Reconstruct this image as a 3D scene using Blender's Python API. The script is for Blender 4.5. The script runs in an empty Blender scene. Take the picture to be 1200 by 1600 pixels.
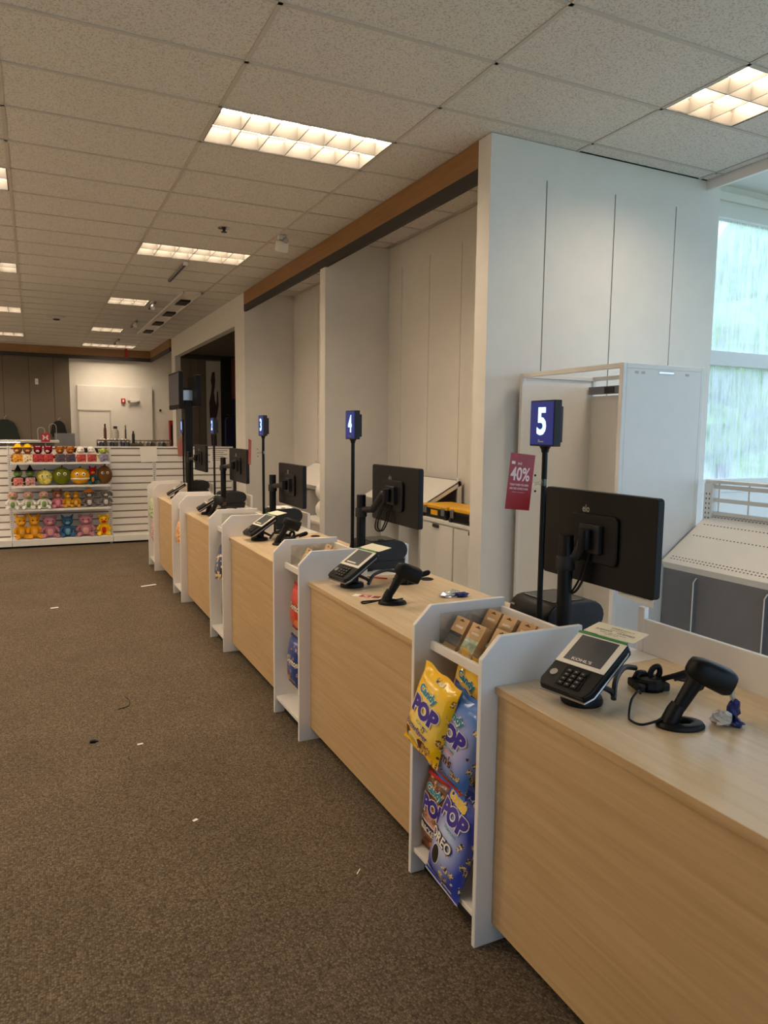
import bpy, bmesh, math, random
from mathutils import Matrix, Vector
random.seed(7)
S = bpy.context.scene
COL = S.collection
PI = math.pi
def srgb(r, g, b):
    f = lambda c: (c/255/12.92) if c/255 <= .04045 else ((c/255+.055)/1.055)**2.4
    return (f(r), f(g), f(b), 1)

# ------------------------------------------------------------------ camera
F_PX, YAW, PITCH, ROLL, EYE = 1126.96, .4511, .1112, .0113, 1.662
cy, sy, cp, sp = math.cos(YAW), math.sin(YAW), math.cos(PITCH), math.sin(PITCH)
fw = Vector((sy*cp, cy*cp, -sp)); rt = Vector((cy, -sy, 0)); up = rt.cross(fw)
r2 = rt*math.cos(ROLL) + up*math.sin(ROLL); u2 = -rt*math.sin(ROLL) + up*math.cos(ROLL)
cam = bpy.data.objects.new('camera', bpy.data.cameras.new('camera')); COL.objects.link(cam)
cam.data.sensor_fit = 'HORIZONTAL'; cam.data.sensor_width = 36; cam.data.lens = 36*F_PX/1200
cam.data.clip_start = .05; cam.data.clip_end = 200
m = Matrix((r2, u2, -fw)).transposed().to_4x4(); m.translation = (0, 0, EYE)
cam.matrix_world = m; S.camera = cam

# ------------------------------------------------------------------ sky, exposure
SKY = 3.0
LAMP = 35
w = bpy.data.worlds.new('world'); S.world = w; w.use_nodes = True
bg = w.node_tree.nodes['Background']; bg.inputs[0].default_value = (.57, .74, 1.0, 1); bg.inputs[1].default_value = SKY
S.view_settings.view_transform = 'Standard'; S.view_settings.look = 'None'
S.view_settings.gamma = 1; S.view_settings.use_curve_mapping = False
S.view_settings.exposure = 0.07
S.cycles.glossy_bounces = 2; S.cycles.caustics_reflective = False; S.cycles.caustics_refractive = False

# ------------------------------------------------------------------ materials
def nodes(name):
    m = bpy.data.materials.new(name); m.use_nodes = True
    nt = m.node_tree; return m, nt, nt.nodes['Principled BSDF']
def mat(name, col, rough=.5, metal=0, noise=0, scale=40, bump=0, spec=.5, coat=0):
    m, nt, p = nodes(name)
    p.inputs['Base Color'].default_value = col; p.inputs['Roughness'].default_value = rough
    p.inputs['Metallic'].default_value = metal; p.inputs['Specular IOR Level'].default_value = spec
    p.inputs['Coat Weight'].default_value = coat
    tc = nt.nodes.new('ShaderNodeTexCoord'); n = nt.nodes.new('ShaderNodeTexNoise')
    n.inputs['Scale'].default_value = scale; n.inputs['Detail'].default_value = 4
    nt.links.new(tc.outputs['Object'], n.inputs['Vector'])
    if noise:
        r = nt.nodes.new('ShaderNodeValToRGB'); e = r.color_ramp.elements
        e[0].position = .3; e[1].position = .7
        e[0].color = tuple(c*(1-noise) for c in col[:3])+(1,); e[1].color = tuple(min(1, c*(1+noise)) for c in col[:3])+(1,)
        nt.links.new(n.outputs['Fac'], r.inputs['Fac']); nt.links.new(r.outputs['Color'], p.inputs['Base Color'])
    if bump:
        b = nt.nodes.new('ShaderNodeBump'); b.inputs['Strength'].default_value = bump; b.inputs['Distance'].default_value = .002
        nt.links.new(n.outputs['Fac'], b.inputs['Height']); nt.links.new(b.outputs['Normal'], p.inputs['Normal'])
    return m
def emit(name, col, strength):
    m, nt, p = nodes(name)
    p.inputs['Base Color'].default_value = col; p.inputs['Emission Color'].default_value = col
    p.inputs['Emission Strength'].default_value = strength; return m
def wood(name, c1, c2, axis='Y', rough=.45):
    m, nt, p = nodes(name); p.inputs['Roughness'].default_value = rough
    tc = nt.nodes.new('ShaderNodeTexCoord'); mp = nt.nodes.new('ShaderNodeMapping')
    s = {'Y': (38, 1.6, 38), 'X': (1.6, 38, 38), 'Z': (38, 38, 1.6)}[axis]
    mp.inputs['Scale'].default_value = s
    n = nt.nodes.new('ShaderNodeTexNoise'); n.inputs['Scale'].default_value = 1.4; n.inputs['Detail'].default_value = 6; n.inputs['Distortion'].default_value = .3
    r = nt.nodes.new('ShaderNodeValToRGB'); e = r.color_ramp.elements
    e[0].position = .25; e[0].color = c1; e[1].position = .75; e[1].color = c2
    L = nt.links.new
    L(tc.outputs['Object'], mp.inputs['Vector']); L(mp.outputs['Vector'], n.inputs['Vector'])
    L(n.outputs['Fac'], r.inputs['Fac']); L(r.outputs['Color'], p.inputs['Base Color']); return m
def spots(name, base, spot, scale, lo, hi, rough=.8, bump=.0, second=None):
    """base colour with a sprinkling of voronoi / noise blotches: tiles, prints, patterned cloth"""
    m, nt, p = nodes(name); p.inputs['Roughness'].default_value = rough; L = nt.links.new
    tc = nt.nodes.new('ShaderNodeTexCoord'); n = nt.nodes.new('ShaderNodeTexNoise')
    n.inputs['Scale'].default_value = scale; n.inputs['Detail'].default_value = 2
    L(tc.outputs['Object'], n.inputs['Vector'])
    r = nt.nodes.new('ShaderNodeValToRGB'); e = r.color_ramp.elements
    e[0].position = lo; e[0].color = spot; e[1].position = hi; e[1].color = base
    if second:
        x = r.color_ramp.elements.new(min(1, hi+.12)); x.color = base
        y = r.color_ramp.elements.new(min(1, hi+.2)); y.color = second
    L(n.outputs['Fac'], r.inputs['Fac']); L(r.outputs['Color'], p.inputs['Base Color'])
    if bump:
        b = nt.nodes.new('ShaderNodeBump'); b.inputs['Strength'].default_value = bump; b.inputs['Distance'].default_value = .003
        L(n.outputs['Fac'], b.inputs['Height']); L(b.outputs['Normal'], p.inputs['Normal'])
    return m
def carpet():
    m, nt, p = nodes('carpet'); L = nt.links.new; p.inputs['Roughness'].default_value = .95; p.inputs['Specular IOR Level'].default_value = .1
    tc = nt.nodes.new('ShaderNodeTexCoord')
    v = nt.nodes.new('ShaderNodeTexVoronoi'); v.inputs['Scale'].default_value = 135; v.inputs['Randomness'].default_value = .6
    L(tc.outputs['Object'], v.inputs['Vector'])
    n = nt.nodes.new('ShaderNodeTexNoise'); n.inputs['Scale'].default_value = 2.2; n.inputs['Detail'].default_value = 5
    L(tc.outputs['Object'], n.inputs['Vector'])
    hs = nt.nodes.new('ShaderNodeSeparateColor'); L(v.outputs['Color'], hs.inputs['Color'])
    r = nt.nodes.new('ShaderNodeValToRGB'); e = r.color_ramp.elements
    e[0].position = 0; e[0].color = srgb(104, 91, 75); e[1].position = 1; e[1].color = srgb(148, 132, 111)
    L(hs.outputs['Red'], r.inputs['Fac'])
    d = nt.nodes.new('ShaderNodeMapRange'); d.inputs['From Min'].default_value = .0; d.inputs['From Max'].default_value = .75
    d.inputs['To Min'].default_value = 1.12; d.inputs['To Max'].default_value = .5
    L(v.outputs['Distance'], d.inputs['Value'])
    mx = nt.nodes.new('ShaderNodeMixRGB'); mx.blend_type = 'MULTIPLY'; mx.inputs['Fac'].default_value = 1
    L(r.outputs['Color'], mx.inputs['Color1']); L(d.outputs['Result'], mx.inputs['Color2'])
    m2 = nt.nodes.new('ShaderNodeMixRGB'); m2.blend_type = 'MULTIPLY'; m2.inputs['Fac'].default_value = .35
    L(mx.outputs['Color'], m2.inputs['Color1']); L(n.outputs['Fac'], m2.inputs['Color2'])
    L(m2.outputs['Color'], p.inputs['Base Color'])
    b = nt.nodes.new('ShaderNodeBump'); b.inputs['Strength'].default_value = .6; b.inputs['Distance'].default_value = .003; b.invert = True
    L(v.outputs['Distance'], b.inputs['Height']); L(b.outputs['Normal'], p.inputs['Normal'])
    return m
def clear(name, tint, opac, rough=.05):
    m = bpy.data.materials.new(name); m.use_nodes = True; nt = m.node_tree; nt.nodes.clear(); L = nt.links.new
    o = nt.nodes.new('ShaderNodeOutputMaterial'); t = nt.nodes.new('ShaderNodeBsdfTransparent'); t.inputs[0].default_value = tint
    g = nt.nodes.new('ShaderNodeBsdfGlossy'); g.inputs['Roughness'].default_value = rough
    x = nt.nodes.new('ShaderNodeMixShader'); x.inputs[0].default_value = opac
    L(t.outputs[0], x.inputs[1]); L(g.outputs[0], x.inputs[2]); L(x.outputs[0], o.inputs[0]); return m
def foggy():
    m = bpy.data.materials.new('foggy_glass'); m.use_nodes = True; nt = m.node_tree; nt.nodes.clear(); L = nt.links.new
    o = nt.nodes.new('ShaderNodeOutputMaterial'); t = nt.nodes.new('ShaderNodeBsdfTransparent'); t.inputs[0].default_value = (1, 1, 1, 1)
    d = nt.nodes.new('ShaderNodeBsdfTranslucent'); d.inputs[0].default_value = (.93, .97, .97, 1)
    tc = nt.nodes.new('ShaderNodeTexCoord'); mp = nt.nodes.new('ShaderNodeMapping'); mp.inputs['Scale'].default_value = (22, 22, 1.6)
    n = nt.nodes.new('ShaderNodeTexNoise'); n.inputs['Scale'].default_value = 1.5; n.inputs['Detail'].default_value = 5; n.inputs['Roughness'].default_value = .7
    L(tc.outputs['Object'], mp.inputs['Vector']); L(mp.outputs['Vector'], n.inputs['Vector'])
    r = nt.nodes.new('ShaderNodeMapRange'); r.inputs['From Min'].default_value = .35; r.inputs['From Max'].default_value = .65
    r.inputs['To Min'].default_value = .15; r.inputs['To Max'].default_value = .75
    L(n.outputs['Fac'], r.inputs['Value'])
    x = nt.nodes.new('ShaderNodeMixShader'); L(r.outputs['Result'], x.inputs[0])
    L(t.outputs[0], x.inputs[1]); L(d.outputs[0], x.inputs[2]); L(x.outputs[0], o.inputs[0]); return m

M = {}
M['carpet'] = carpet()
M['tile'] = spots('ceiling_tile', srgb(212, 208, 203), srgb(176, 171, 164), 110, .36, .48, .95, .35)
M['grid'] = mat('ceiling_grid', srgb(188, 182, 174), .6, noise=.03)
M['wall'] = mat('painted_wall', srgb(220, 217, 211), .75, noise=.02, scale=6, bump=.05)
M['wallgap'] = mat('wall_slot', srgb(60, 56, 52), .8, noise=.05)
M['slat_gap'] = mat('slat_recess', srgb(142, 132, 118), .8, noise=.04)
M['wall_dim'] = mat('taupe_wall', srgb(106, 96, 82), .8, noise=.03, scale=5)
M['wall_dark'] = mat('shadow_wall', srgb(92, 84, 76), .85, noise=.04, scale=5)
M['white'] = mat('white_laminate', srgb(232, 227, 221), .38, noise=.015, scale=10)
M['white_metal'] = mat('white_painted_steel', srgb(226, 224, 219), .4, noise=.015, scale=12)
M['grey_metal'] = mat('grey_painted_steel', srgb(120, 120, 124), .5, noise=.04, scale=9)
M['dgrey'] = mat('slate_panel', srgb(112, 113, 118), .55, noise=.05, scale=6)
M['oak'] = wood('maple_front', srgb(184, 151, 107), srgb(203, 172, 128), 'Y', .5)
M['oak_top'] = wood('maple_top', srgb(212, 184, 146), srgb(226, 202, 166), 'Y', .27)
M['beam'] = wood('beam_wood', srgb(132, 94, 54), srgb(156, 114, 68), 'Y', .5)
M['beam_x'] = wood('beam_wood_cross', srgb(132, 94, 54), srgb(156, 114, 68), 'X', .5)
M['black'] = mat('black_plastic', srgb(14, 14, 16), .45, noise=.15, scale=60, bump=.03, spec=.22)
M['black_soft'] = mat('matte_black', srgb(13, 13, 15), .6, noise=.2, scale=80)
M['black_gloss'] = mat('black_gloss', srgb(14, 14, 16), .18, noise=.1)
M['grey_cable'] = mat('cable_grey', srgb(52, 48, 46), .6, noise=.1)
M['dark_strip'] = mat('black_strip', srgb(46, 42, 40), .7, noise=.08)
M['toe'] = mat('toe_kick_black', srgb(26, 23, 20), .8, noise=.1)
M['silver'] = mat('silver_trim', srgb(160, 160, 160), .3, .8, noise=.05)
M['chrome'] = mat('bright_chrome', srgb(210, 210, 212), .2, 1, noise=.03)
M['acrylic'] = clear('clear_acrylic', (.95, .96, .95, 1), .12)
M['foggy'] = foggy(); M['clear_glass'] = clear('clear_window_glass', (.95, .98, .98, 1), .06)
M['screen'] = mat('dark_screen', srgb(66, 70, 76), .4, noise=.25, scale=9)
M['tvscreen'] = mat('television_screen', srgb(96, 96, 112), .12, noise=.12, scale=4)
M['tlabel'] = mat('bezel_white', srgb(236, 228, 214), .4, noise=.02)
M['card'] = mat('cream_card', srgb(247, 238, 212), .6, noise=.02)
M['paper'] = mat('white_paper', srgb(240, 236, 228), .7, noise=.02)
M['green'] = mat('green_strip', srgb(52, 130, 66), .4, noise=.1)
M['ink'] = mat('black_ink', srgb(44, 38, 34), .6, noise=.05)
M['kraft'] = mat('kraft_card', srgb(188, 152, 108), .7, noise=.06, scale=30)
M['kraft2'] = mat('kraft_card_pale', srgb(198, 164, 120), .7, noise=.06, scale=30)
M['kraft_dark'] = mat('kraft_shadow_slot', srgb(84, 52, 30), .8, noise=.06)
M['pmint'] = spots('mint_print', srgb(196, 214, 198), srgb(150, 176, 160), 40, .35, .5, .5)
M['pdark'] = spots('dark_print', srgb(74, 66, 66), srgb(40, 36, 38), 40, .4, .55, .5)
M['red_sign'] = mat('red_card', srgb(166, 16, 18), .35, noise=.06, scale=12)
M['red'] = mat('bright_red', srgb(186, 32, 38), .4, noise=.05)
M['red_dark'] = mat('extinguisher_red', srgb(140, 20, 28), .4, noise=.08)
M['pink_ink'] = mat('pale_ink', srgb(250, 214, 206), .5, noise=.02)
M['signface'] = emit('lit_sign_face', srgb(22, 46, 150), .2)
M['digit'] = emit('lit_sign_digit', srgb(178, 226, 255), 1.7)
M['lampglow'] = emit('lamp_glow', (1.0, .795, .575, 1), LAMP)
M['louver'] = mat('louver_aluminium', srgb(96, 93, 88), .4, noise=.01)
M['bounce_tile'] = mat('pale_bounce_tile', srgb(232, 226, 214), .35, noise=.03, scale=3)  # pale finish for the added light-bouncing floor
M['yellow'] = mat('tool_yellow', srgb(226, 170, 20), .45, noise=.05)
M['gold'] = mat('gold_wire', srgb(206, 160, 70), .3, .6, noise=.05)
M['blue_foil'] = mat('blue_foil', srgb(34, 44, 110), .3, .3, noise=.2, scale=60, bump=.4)
M['clear_foil'] = mat('clear_crumpled_film', srgb(214, 210, 206), .15, .5, noise=.2, scale=60, bump=.6)
M['leaf'] = spots('tree_leaves', srgb(170, 214, 120), srgb(110, 160, 90), 3, .35, .6, .8)
M['ground'] = mat('outside_grass', srgb(150, 164, 130), .9, noise=.15, scale=2)
def cmat(key, r, g, b, rough=.85, noise=.08, scale=50):
    M[key] = mat(key, srgb(r, g, b), rough, noise=noise, scale=scale, bump=.3); return M[key]

# ------------------------------------------------------------------ mesh helpers
class MB:
    def __init__(s): s.v = []; s.f = []
    def add(s, vs, fs):
        o = len(s.v); s.v += [tuple(v) for v in vs]; s.f += [tuple(i+o for i in f) for f in fs]; return s
    def box(s, x0, x1, y0, y1, z0, z1):
        return s.add([(x, y, z) for z in (z0, z1) for y in (y0, y1) for x in (x0, x1)],
                     [(0, 2, 3, 1), (4, 5, 7, 6), (0, 1, 5, 4), (2, 6, 7, 3), (0, 4, 6, 2), (1, 3, 7, 5)])
    def prism(s, poly, axis, a, b):
        n = len(poly)
        if axis == 'y': f = lambda p, t: (p[0], t, p[1])
        elif axis == 'x': f = lambda p, t: (t, p[0], p[1])
        else: f = lambda p, t: (p[0], p[1], t)
        vs = [f(p, a) for p in poly]+[f(p, b) for p in poly]
        return s.add(vs, [tuple(range(n)), tuple(range(2*n-1, n-1, -1))]+[(i, i+n, (i+1) % n+n, (i+1) % n) for i in range(n)])
    def tube(s, pts, r, n=8, closed=False):
        pts = [Vector(p) for p in pts]; k = len(pts); rs = r if isinstance(r, (list, tuple)) else [r]*k
        prev = None; vs = []
        for i, p in enumerate(pts):
            d = (pts[min(i+1, k-1)]-pts[max(i-1, 0)]).normalized()
            if prev is None:
                a = Vector((0, 0, 1)) if abs(d.z) < .9 else Vector((1, 0, 0)); x = d.cross(a).normalized()
            else: x = (prev-d*prev.dot(d)).normalized()
            prev = x; y = d.cross(x)
            vs += [p+(x*math.cos(2*PI*j/n)+y*math.sin(2*PI*j/n))*rs[i] for j in range(n)]
        fs = [(i*n+j, i*n+(j+1) % n, (i+1)*n+(j+1) % n, (i+1)*n+j) for i in range(k-1) for j in range(n)]
        fs += [tuple(range(n-1, -1, -1)), tuple((k-1)*n+j for j in range(n))]
        return s.add(vs, fs)
    def cord(s, pts, r, n=7, k=6):
        P_ = [Vector(p) for p in pts]; P_ = [P_[0]*2-P_[1]]+P_+[P_[-1]*2-P_[-2]]; o = []
        for i in range(1, len(P_)-2):
            a, b, c, d = P_[i-1:i+3]
            for q in range(k):
                t = q/k; o.append(.5*((2*b)+(c-a)*t+(2*a-5*b+4*c-d)*t*t+(3*b-a-3*c+d)*t**3))
        o.append(P_[-2]); return s.tube(o, r, n)
    def lathe(s, prof, c=(0, 0, 0), n=20):
        vs = [(c[0]+r*math.cos(2*PI*j/n), c[1]+r*math.sin(2*PI*j/n), c[2]+z) for r, z in prof for j in range(n)]
        k = len(prof)
        fs = [(i*n+j, i*n+(j+1) % n, (i+1)*n+(j+1) % n, (i+1)*n+j) for i in range(k-1) for j in range(n)]
        fs += [tuple(range(n-1, -1, -1)), tuple((k-1)*n+j for j in range(n))]
        return s.add(vs, fs)
    def ball(s, c, r, n=12, k=8, fn=None):
        r = r if isinstance(r, (tuple, list)) else (r, r, r)
        vs = []
        for i in range(1, k):
            t = PI*i/k
            for j in range(n):
                a = 2*PI*j/n; d = Vector((math.sin(t)*math.cos(a), math.sin(t)*math.sin(a), math.cos(t)))
                q = fn(d) if fn else 1
                vs.append((c[0]+r[0]*d.x*q, c[1]+r[1]*d.y*q, c[2]+r[2]*d.z*q))
        t0 = len(vs); vs += [(c[0], c[1], c[2]+r[2]), (c[0], c[1], c[2]-r[2])]
        fs = [((i*n+j), ((i+1)*n+j), ((i+1)*n+(j+1) % n), (i*n+(j+1) % n)) for i in range(k-2) for j in range(n)]
        fs += [(t0, j, (j+1) % n) for j in range(n)]+[(t0+1, (k-2)*n+(j+1) % n, (k-2)*n+j) for j in range(n)]
        return s.add(vs, fs)
    def xf(s, mtx): s.v = [tuple(mtx @ Vector(v)) for v in s.v]; return s
    def mesh(s, name, bevel=0, smooth=False, seg=2):
        me = bpy.data.meshes.new(name); me.from_pydata(s.v, [], s.f)
        bm = bmesh.new(); bm.from_mesh(me); bmesh.ops.recalc_face_normals(bm, faces=bm.faces)
        if bevel:
            es = [e for e in bm.edges if len(e.link_faces) == 2 and e.calc_face_angle(0) > .5]
            bmesh.ops.bevel(bm, geom=es, offset=bevel, segments=seg, affect='EDGES', profile=.5, clamp_overlap=True)
        bm.to_mesh(me); bm.free()
        if smooth:
            for p in me.polygons: p.use_smooth = True
            try: me.set_sharp_from_angle(angle=.7)
            except Exception: pass
        return me
def link(name, me, material, parent=None):
    o = bpy.data.objects.new(name, me)
    if material and not me.materials: me.materials.append(M[material] if isinstance(material, str) else material)
    COL.objects.link(o)
    if parent: o.parent = parent
    return o
def ob(name, mb, material, parent=None, bevel=0, smooth=False, seg=2):
    return link(name, mb.mesh(name, bevel, smooth, seg), material, parent)
CACHE = {}
def cob(key, name, fn, material, parent=None, bevel=0, smooth=False):
    """part whose mesh data is shared by every copy of the thing"""
    if key not in CACHE:
        CACHE[key] = fn().mesh(name, bevel, smooth); CACHE[key].materials.append(M[material] if isinstance(material, str) else material)
    o = bpy.data.objects.new(name, CACHE[key]); COL.objects.link(o)
    if parent: o.parent = parent
    return o
def tag(o, label, cat, group=None):
    o['label'] = label; o['category'] = cat
    if group: o['group'] = group
    return o
def thing(name, label, cat, loc=(0, 0, 0), rz=0, group=None, mtx=None):
    o = bpy.data.objects.new(name, None); COL.objects.link(o); o.empty_display_size = .05
    if mtx is not None: o.matrix_world = mtx
    else: o.location = loc; o.rotation_euler = (0, 0, rz)
    return tag(o, label, cat, group)
def struct(name, mb, material, label=None, bevel=0, parent=None):
    o = ob(name, mb, material, parent, bevel)
    if not parent: o['kind'] = 'structure'
    if label: o['label'] = label
    return o
def frame(o, right, upv):
    r = Vector(right).normalized(); u = Vector(upv).normalized(); n = r.cross(u)
    m = Matrix((r, u, n)).transposed().to_4x4(); m.translation = Vector(o); return m
def textmesh(s, width=None, height=None, bold=0, extrude=.0006, shear=0):
    cu = bpy.data.curves.new('t', 'FONT'); cu.body = s; cu.align_x = 'CENTER'; cu.align_y = 'CENTER'; cu.size = 1
    cu.offset = bold; cu.shear = shear; cu.resolution_u = 3
    o = bpy.data.objects.new('t', cu); COL.objects.link(o)
    dg = bpy.context.evaluated_depsgraph_get(); me = bpy.data.meshes.new_from_object(o.evaluated_get(dg))
    bpy.data.objects.remove(o); bpy.data.curves.remove(cu)
    vs = [v.co.copy() for v in me.vertices]; fs = [tuple(p.vertices) for p in me.polygons]; bpy.data.meshes.remove(me)
    x0, x1 = min(v.x for v in vs), max(v.x for v in vs); y0, y1 = min(v.y for v in vs), max(v.y for v in vs)
    sx = (width/(x1-x0)) if width else None; sy_ = (height/(y1-y0)) if height else None
    sx = sx or sy_; sy_ = sy_ or sx
    b = MB(); b.v = [((v.x-(x0+x1)/2)*sx, (v.y-(y0+y1)/2)*sy_, 0) for v in vs]; b.f = fs
    return b
def text(s, material, parent, mtx, width=None, height=None, bold=.01, name='lettering'):
    b = textmesh(s, width, height, bold); b.xf(mtx)
    me = bpy.data.meshes.new(name); me.from_pydata(b.v, [], b.f)
    return link(name, me, material, parent)
def arc(cx, cz, r, a0, a1, n): return [(cx+r*math.cos(a0+(a1-a0)*i/n), cz+r*math.sin(a0+(a1-a0)*i/n)) for i in range(n+1)]
def stadium(x0, x1, z0, z1, n=8):
    r = (z1-z0)/2; zc = (z0+z1)/2
    return arc(x1-r, zc, r, -PI/2, PI/2, n)+arc(x0+r, zc, r, PI/2, 3*PI/2, n)
def rrect(w, h, r, n=4):
    p = []
    for cx, cz, a in ((w/2-r, h/2-r, 0), (-w/2+r, h/2-r, PI/2), (-w/2+r, -h/2+r, PI), (w/2-r, -h/2+r, 1.5*PI)): p += arc(cx, cz, r, a, a+PI/2, n)
    return p

# ================================================================== THE SETTING
H = 3.6576
GX = lambda i: 1.123+1.22*i
GY = lambda j: 3.496+.61*j
fl = struct('floor', MB().box(-7, 7.4, -4.6, 20.3, -.05, 0), 'carpet', 'brown-grey looped carpet floor')
ob('bounce_floor', MB().box(-7, -1.9, -4.6, 20.0, 0, .004).box(-1.9, 7.2, -4.6, -.6, 0, .004).box(2.1, 7.2, -.6, 4.2, 0, .004), 'bounce_tile', fl)  # unseen pale floor, added to bounce light up onto the ceiling
# ceiling: T-bar grid + lid above it; every tile is a part
cb = MB()
cb.box(-7, 4.9, -4.6, 20.3, H+.16, H+.2); cb.box(3.56, 3.61, 4.42, 10.66, H+.004, H+.02); cb.box(2.84, 3.9, 16.4, 20.2, H, H+.02); cb.box(2.84, 4.6, 10.7, 16.5, H, H+.02)
cb.box(-7, GX(-2)-.6, -4.6, 20.3, H, H+.02); cb.box(GX(-2)-.6, 4.9, -4.6, GY(-7), H, H+.02)
lights = {(0, 2): 2, (0, 8): 2, (0, 14): 1, (0, 20): 1, (0, 25): 2, (-2, 5): 2, (-2, 11): 2, (-2, 17): 2, (-2, 23): 2, (2, -1): 1, (-2, -1): 2}
for i in range(-2, 4):
    cb.box(GX(i)-.012, GX(i)+.012, GY(-7), (GY(27) if i < 1 else (GY(27) if i == 1 else 4.26)), H-.002, H+.012)
for j in range(-7, 28):
    xr = 4.86 if GY(j) < 4.2 else (3.58 if GY(j) < 10.6 else 2.84)
    cb.box(GX(-2)-.6, xr, GY(j)-.012, GY(j)+.012, H-.002, H+.012)
ceiling = struct('ceiling', cb, 'grid', 'suspended ceiling of speckled tiles in a pale metal grid')
tiles = {}
def tile(x0, x1, y0, y1):
    k = (round(x1-x0, 3), round(y1-y0, 3)); g = .010
    if k not in tiles:
        b = MB().box(g, k[0]-g, g, k[1]-g, .004, .018); tiles[k] = b.mesh('ceiling_tile'); tiles[k].materials.append(M['tile'])
    o = bpy.data.objects.new('ceiling_tile', tiles[k]); COL.objects.link(o); o.parent = ceiling; o.location = (x0, y0, H)
for j in range(-7, 27):
    for i in range(-2, 4):
        y0, y1 = GY(j), GY(j+1); x0, x1 = GX(i), GX(i+1)
        if i == 1:
            if y0 > 10.6: x1 = 2.86
        if i == 2:
            if y0 > 4.0: continue
        if i == 3:
            if y0 > 4.0: continue
            x1 = 4.87
        if i == 1 and y0 < 4.2 < y1: pass
        n = lights.get((i, j), 0)
        if n == 2: continue
        if n == 1: x0 = x0+.61
        tile(x0, x1, y0, y1)
    tile(GX(-2)-.6, GX(-2), GY(j), GY(j+1))
for i, x1 in ((2, GX(3)), (3, 4.87)): tile(GX(i), x1, GY(1), 4.262)

# walls ------------------------------------------------------------
struct('wall_left', MB().box(-7.1, -7, -4.6, 20.3, 0, H+.2), 'wall')
struct('wall_rear', MB().box(-7, -1.2, -4.7, -4.6, 0, 4.1).box(-1.2, 7.3, -4.7, -4.6, 0, .2).box(-1.2, 7.3, -4.7, -4.6, 3.45, 4.1), 'wall')
def panel_wall(name, label, base, panels, mat_='wall'):
    o = struct(name, base, 'wallgap', label)
    for b in panels: ob('wall_panel', b, mat_, o)
    return o
# divider next to the window: faces the camera, three dark slots
base = MB().box(2.85, 5.02, 4.285, 4.40, 0, H+.2)
cuts = [2.85, 3.307, 3.937, 4.556, 5.03]
P = [MB().box(cuts[i]+(.005 if i else 0), cuts[i+1]-(.005 if i < 3 else 0), 4.265, 4.285, 0, 3.42) for i in range(4)]
P.append(MB().box(2.85, 5.03, 4.265, 4.285, 3.42, H))
P.append(MB().box(2.835, 2.85, 4.265, 4.42, 0, H)); P.append(MB().box(2.85, 5.03, 4.40, 4.42, 0, H)); P.append(MB().box(5.02, 5.03, 4.285, 4.42, 0, H))
panel_wall('wall_divider_near', 'white divider wall with three dark vertical slots beside the window', base, P)
# alcove back wall
base = MB().box(3.615, 3.68, 4.42, 10.66, 0, H+.2)
cuts = [4.42, 5.22, 5.85, 6.45, 7.05, 8.4, 9.0, 9.6, 10.66]
P = [MB().box(3.60, 3.615, cuts[i]+.004, cuts[i+1]-.004, 0, 3.40) for i in range(8)]+[MB().box(3.60, 3.615, 4.42, 10.66, 3.40, H)]
panel_wall('wall_right_alcove', 'pale panelled back wall of the alcoves', base, P)
struct('wall_divider_middle', MB().box(2.843, 3.60, 7.364, 7.517, 0, H), 'wall', 'thin white divider wall between the two alcoves', .004)
b = MB().box(2.96, 3.60, 10.63, 10.76, 0, H).box(2.84, 2.96, 10.63, 11.19, 0, H).box(2.84, 2.96, 11.19, 16.43, 3.24, H).box(2.84, 2.96, 16.43, 16.85, 0, H)
struct('wall_right', b, 'wall', 'pale wall with a wide dark opening')
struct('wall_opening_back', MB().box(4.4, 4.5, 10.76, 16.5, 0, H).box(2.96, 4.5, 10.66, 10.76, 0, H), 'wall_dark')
base = MB().box(2.96, 4.4, 16.36, 16.45, 0, H)
P = [MB().box(a, b_, 16.345, 16.36, 0, 3.2) for a, b_ in ((2.96, 3.155), (3.165, 3.325), (3.335, 3.475), (3.485, 4.4))]
panel_wall('wall_opening_end', 'taupe panelled wall inside the dark opening', base, P, 'wall_dim')
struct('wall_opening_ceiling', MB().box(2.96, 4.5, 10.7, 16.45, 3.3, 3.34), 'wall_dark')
# far wall
base = MB().box(-7, .86, 19.975, 20.1, 0, H).box(.86, 4.2, 19.99, 20.1, 0, H)
P = [MB().box(a+.006, b_-.006, 19.96, 19.975, 0, 3.4) for a, b_ in ((-7, -2.4), (-2.4, -1.8), (-1.8, -1.2), (-1.2, -.62), (-.62, -.05), (-.05, .5), (.5, .86))]
o = panel_wall('wall_far', 'dim taupe panelled far wall', base, P, 'wall_dim')
ob('white_panel', MB().box(.86, 4.2, 19.95, 19.99, 0, H), 'wall', o)
ob('white_panel', MB().box(1.02, 2.83, 19.86, 19.95, 0, 2.735), 'wall', o, .004)
struct('wall_right_far', MB().box(3.75, 3.85, 16.45, 20.0, 0, H), 'wall')
# beams (trim)
def beam(name, x0, x1, y0, y1, along):
    o = struct(name, MB().box(x0, x1, y0, y1, 3.475, H), 'beam' if along == 'y' else 'beam_x', 'wooden fascia beam with a black lower strip')
    ob('lower_strip', MB().box(x0, x1, y0, y1, 3.385, 3.475), 'dark_strip', o)
beam('trim_1', 2.835, 2.875, 4.42, 10.63, 'y')
beam('trim_2', -7, 2.80, 19.80, 19.85, 'x')
beam('trim_3', 2.80, 2.84, 16.85, 19.85, 'y')
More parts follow.
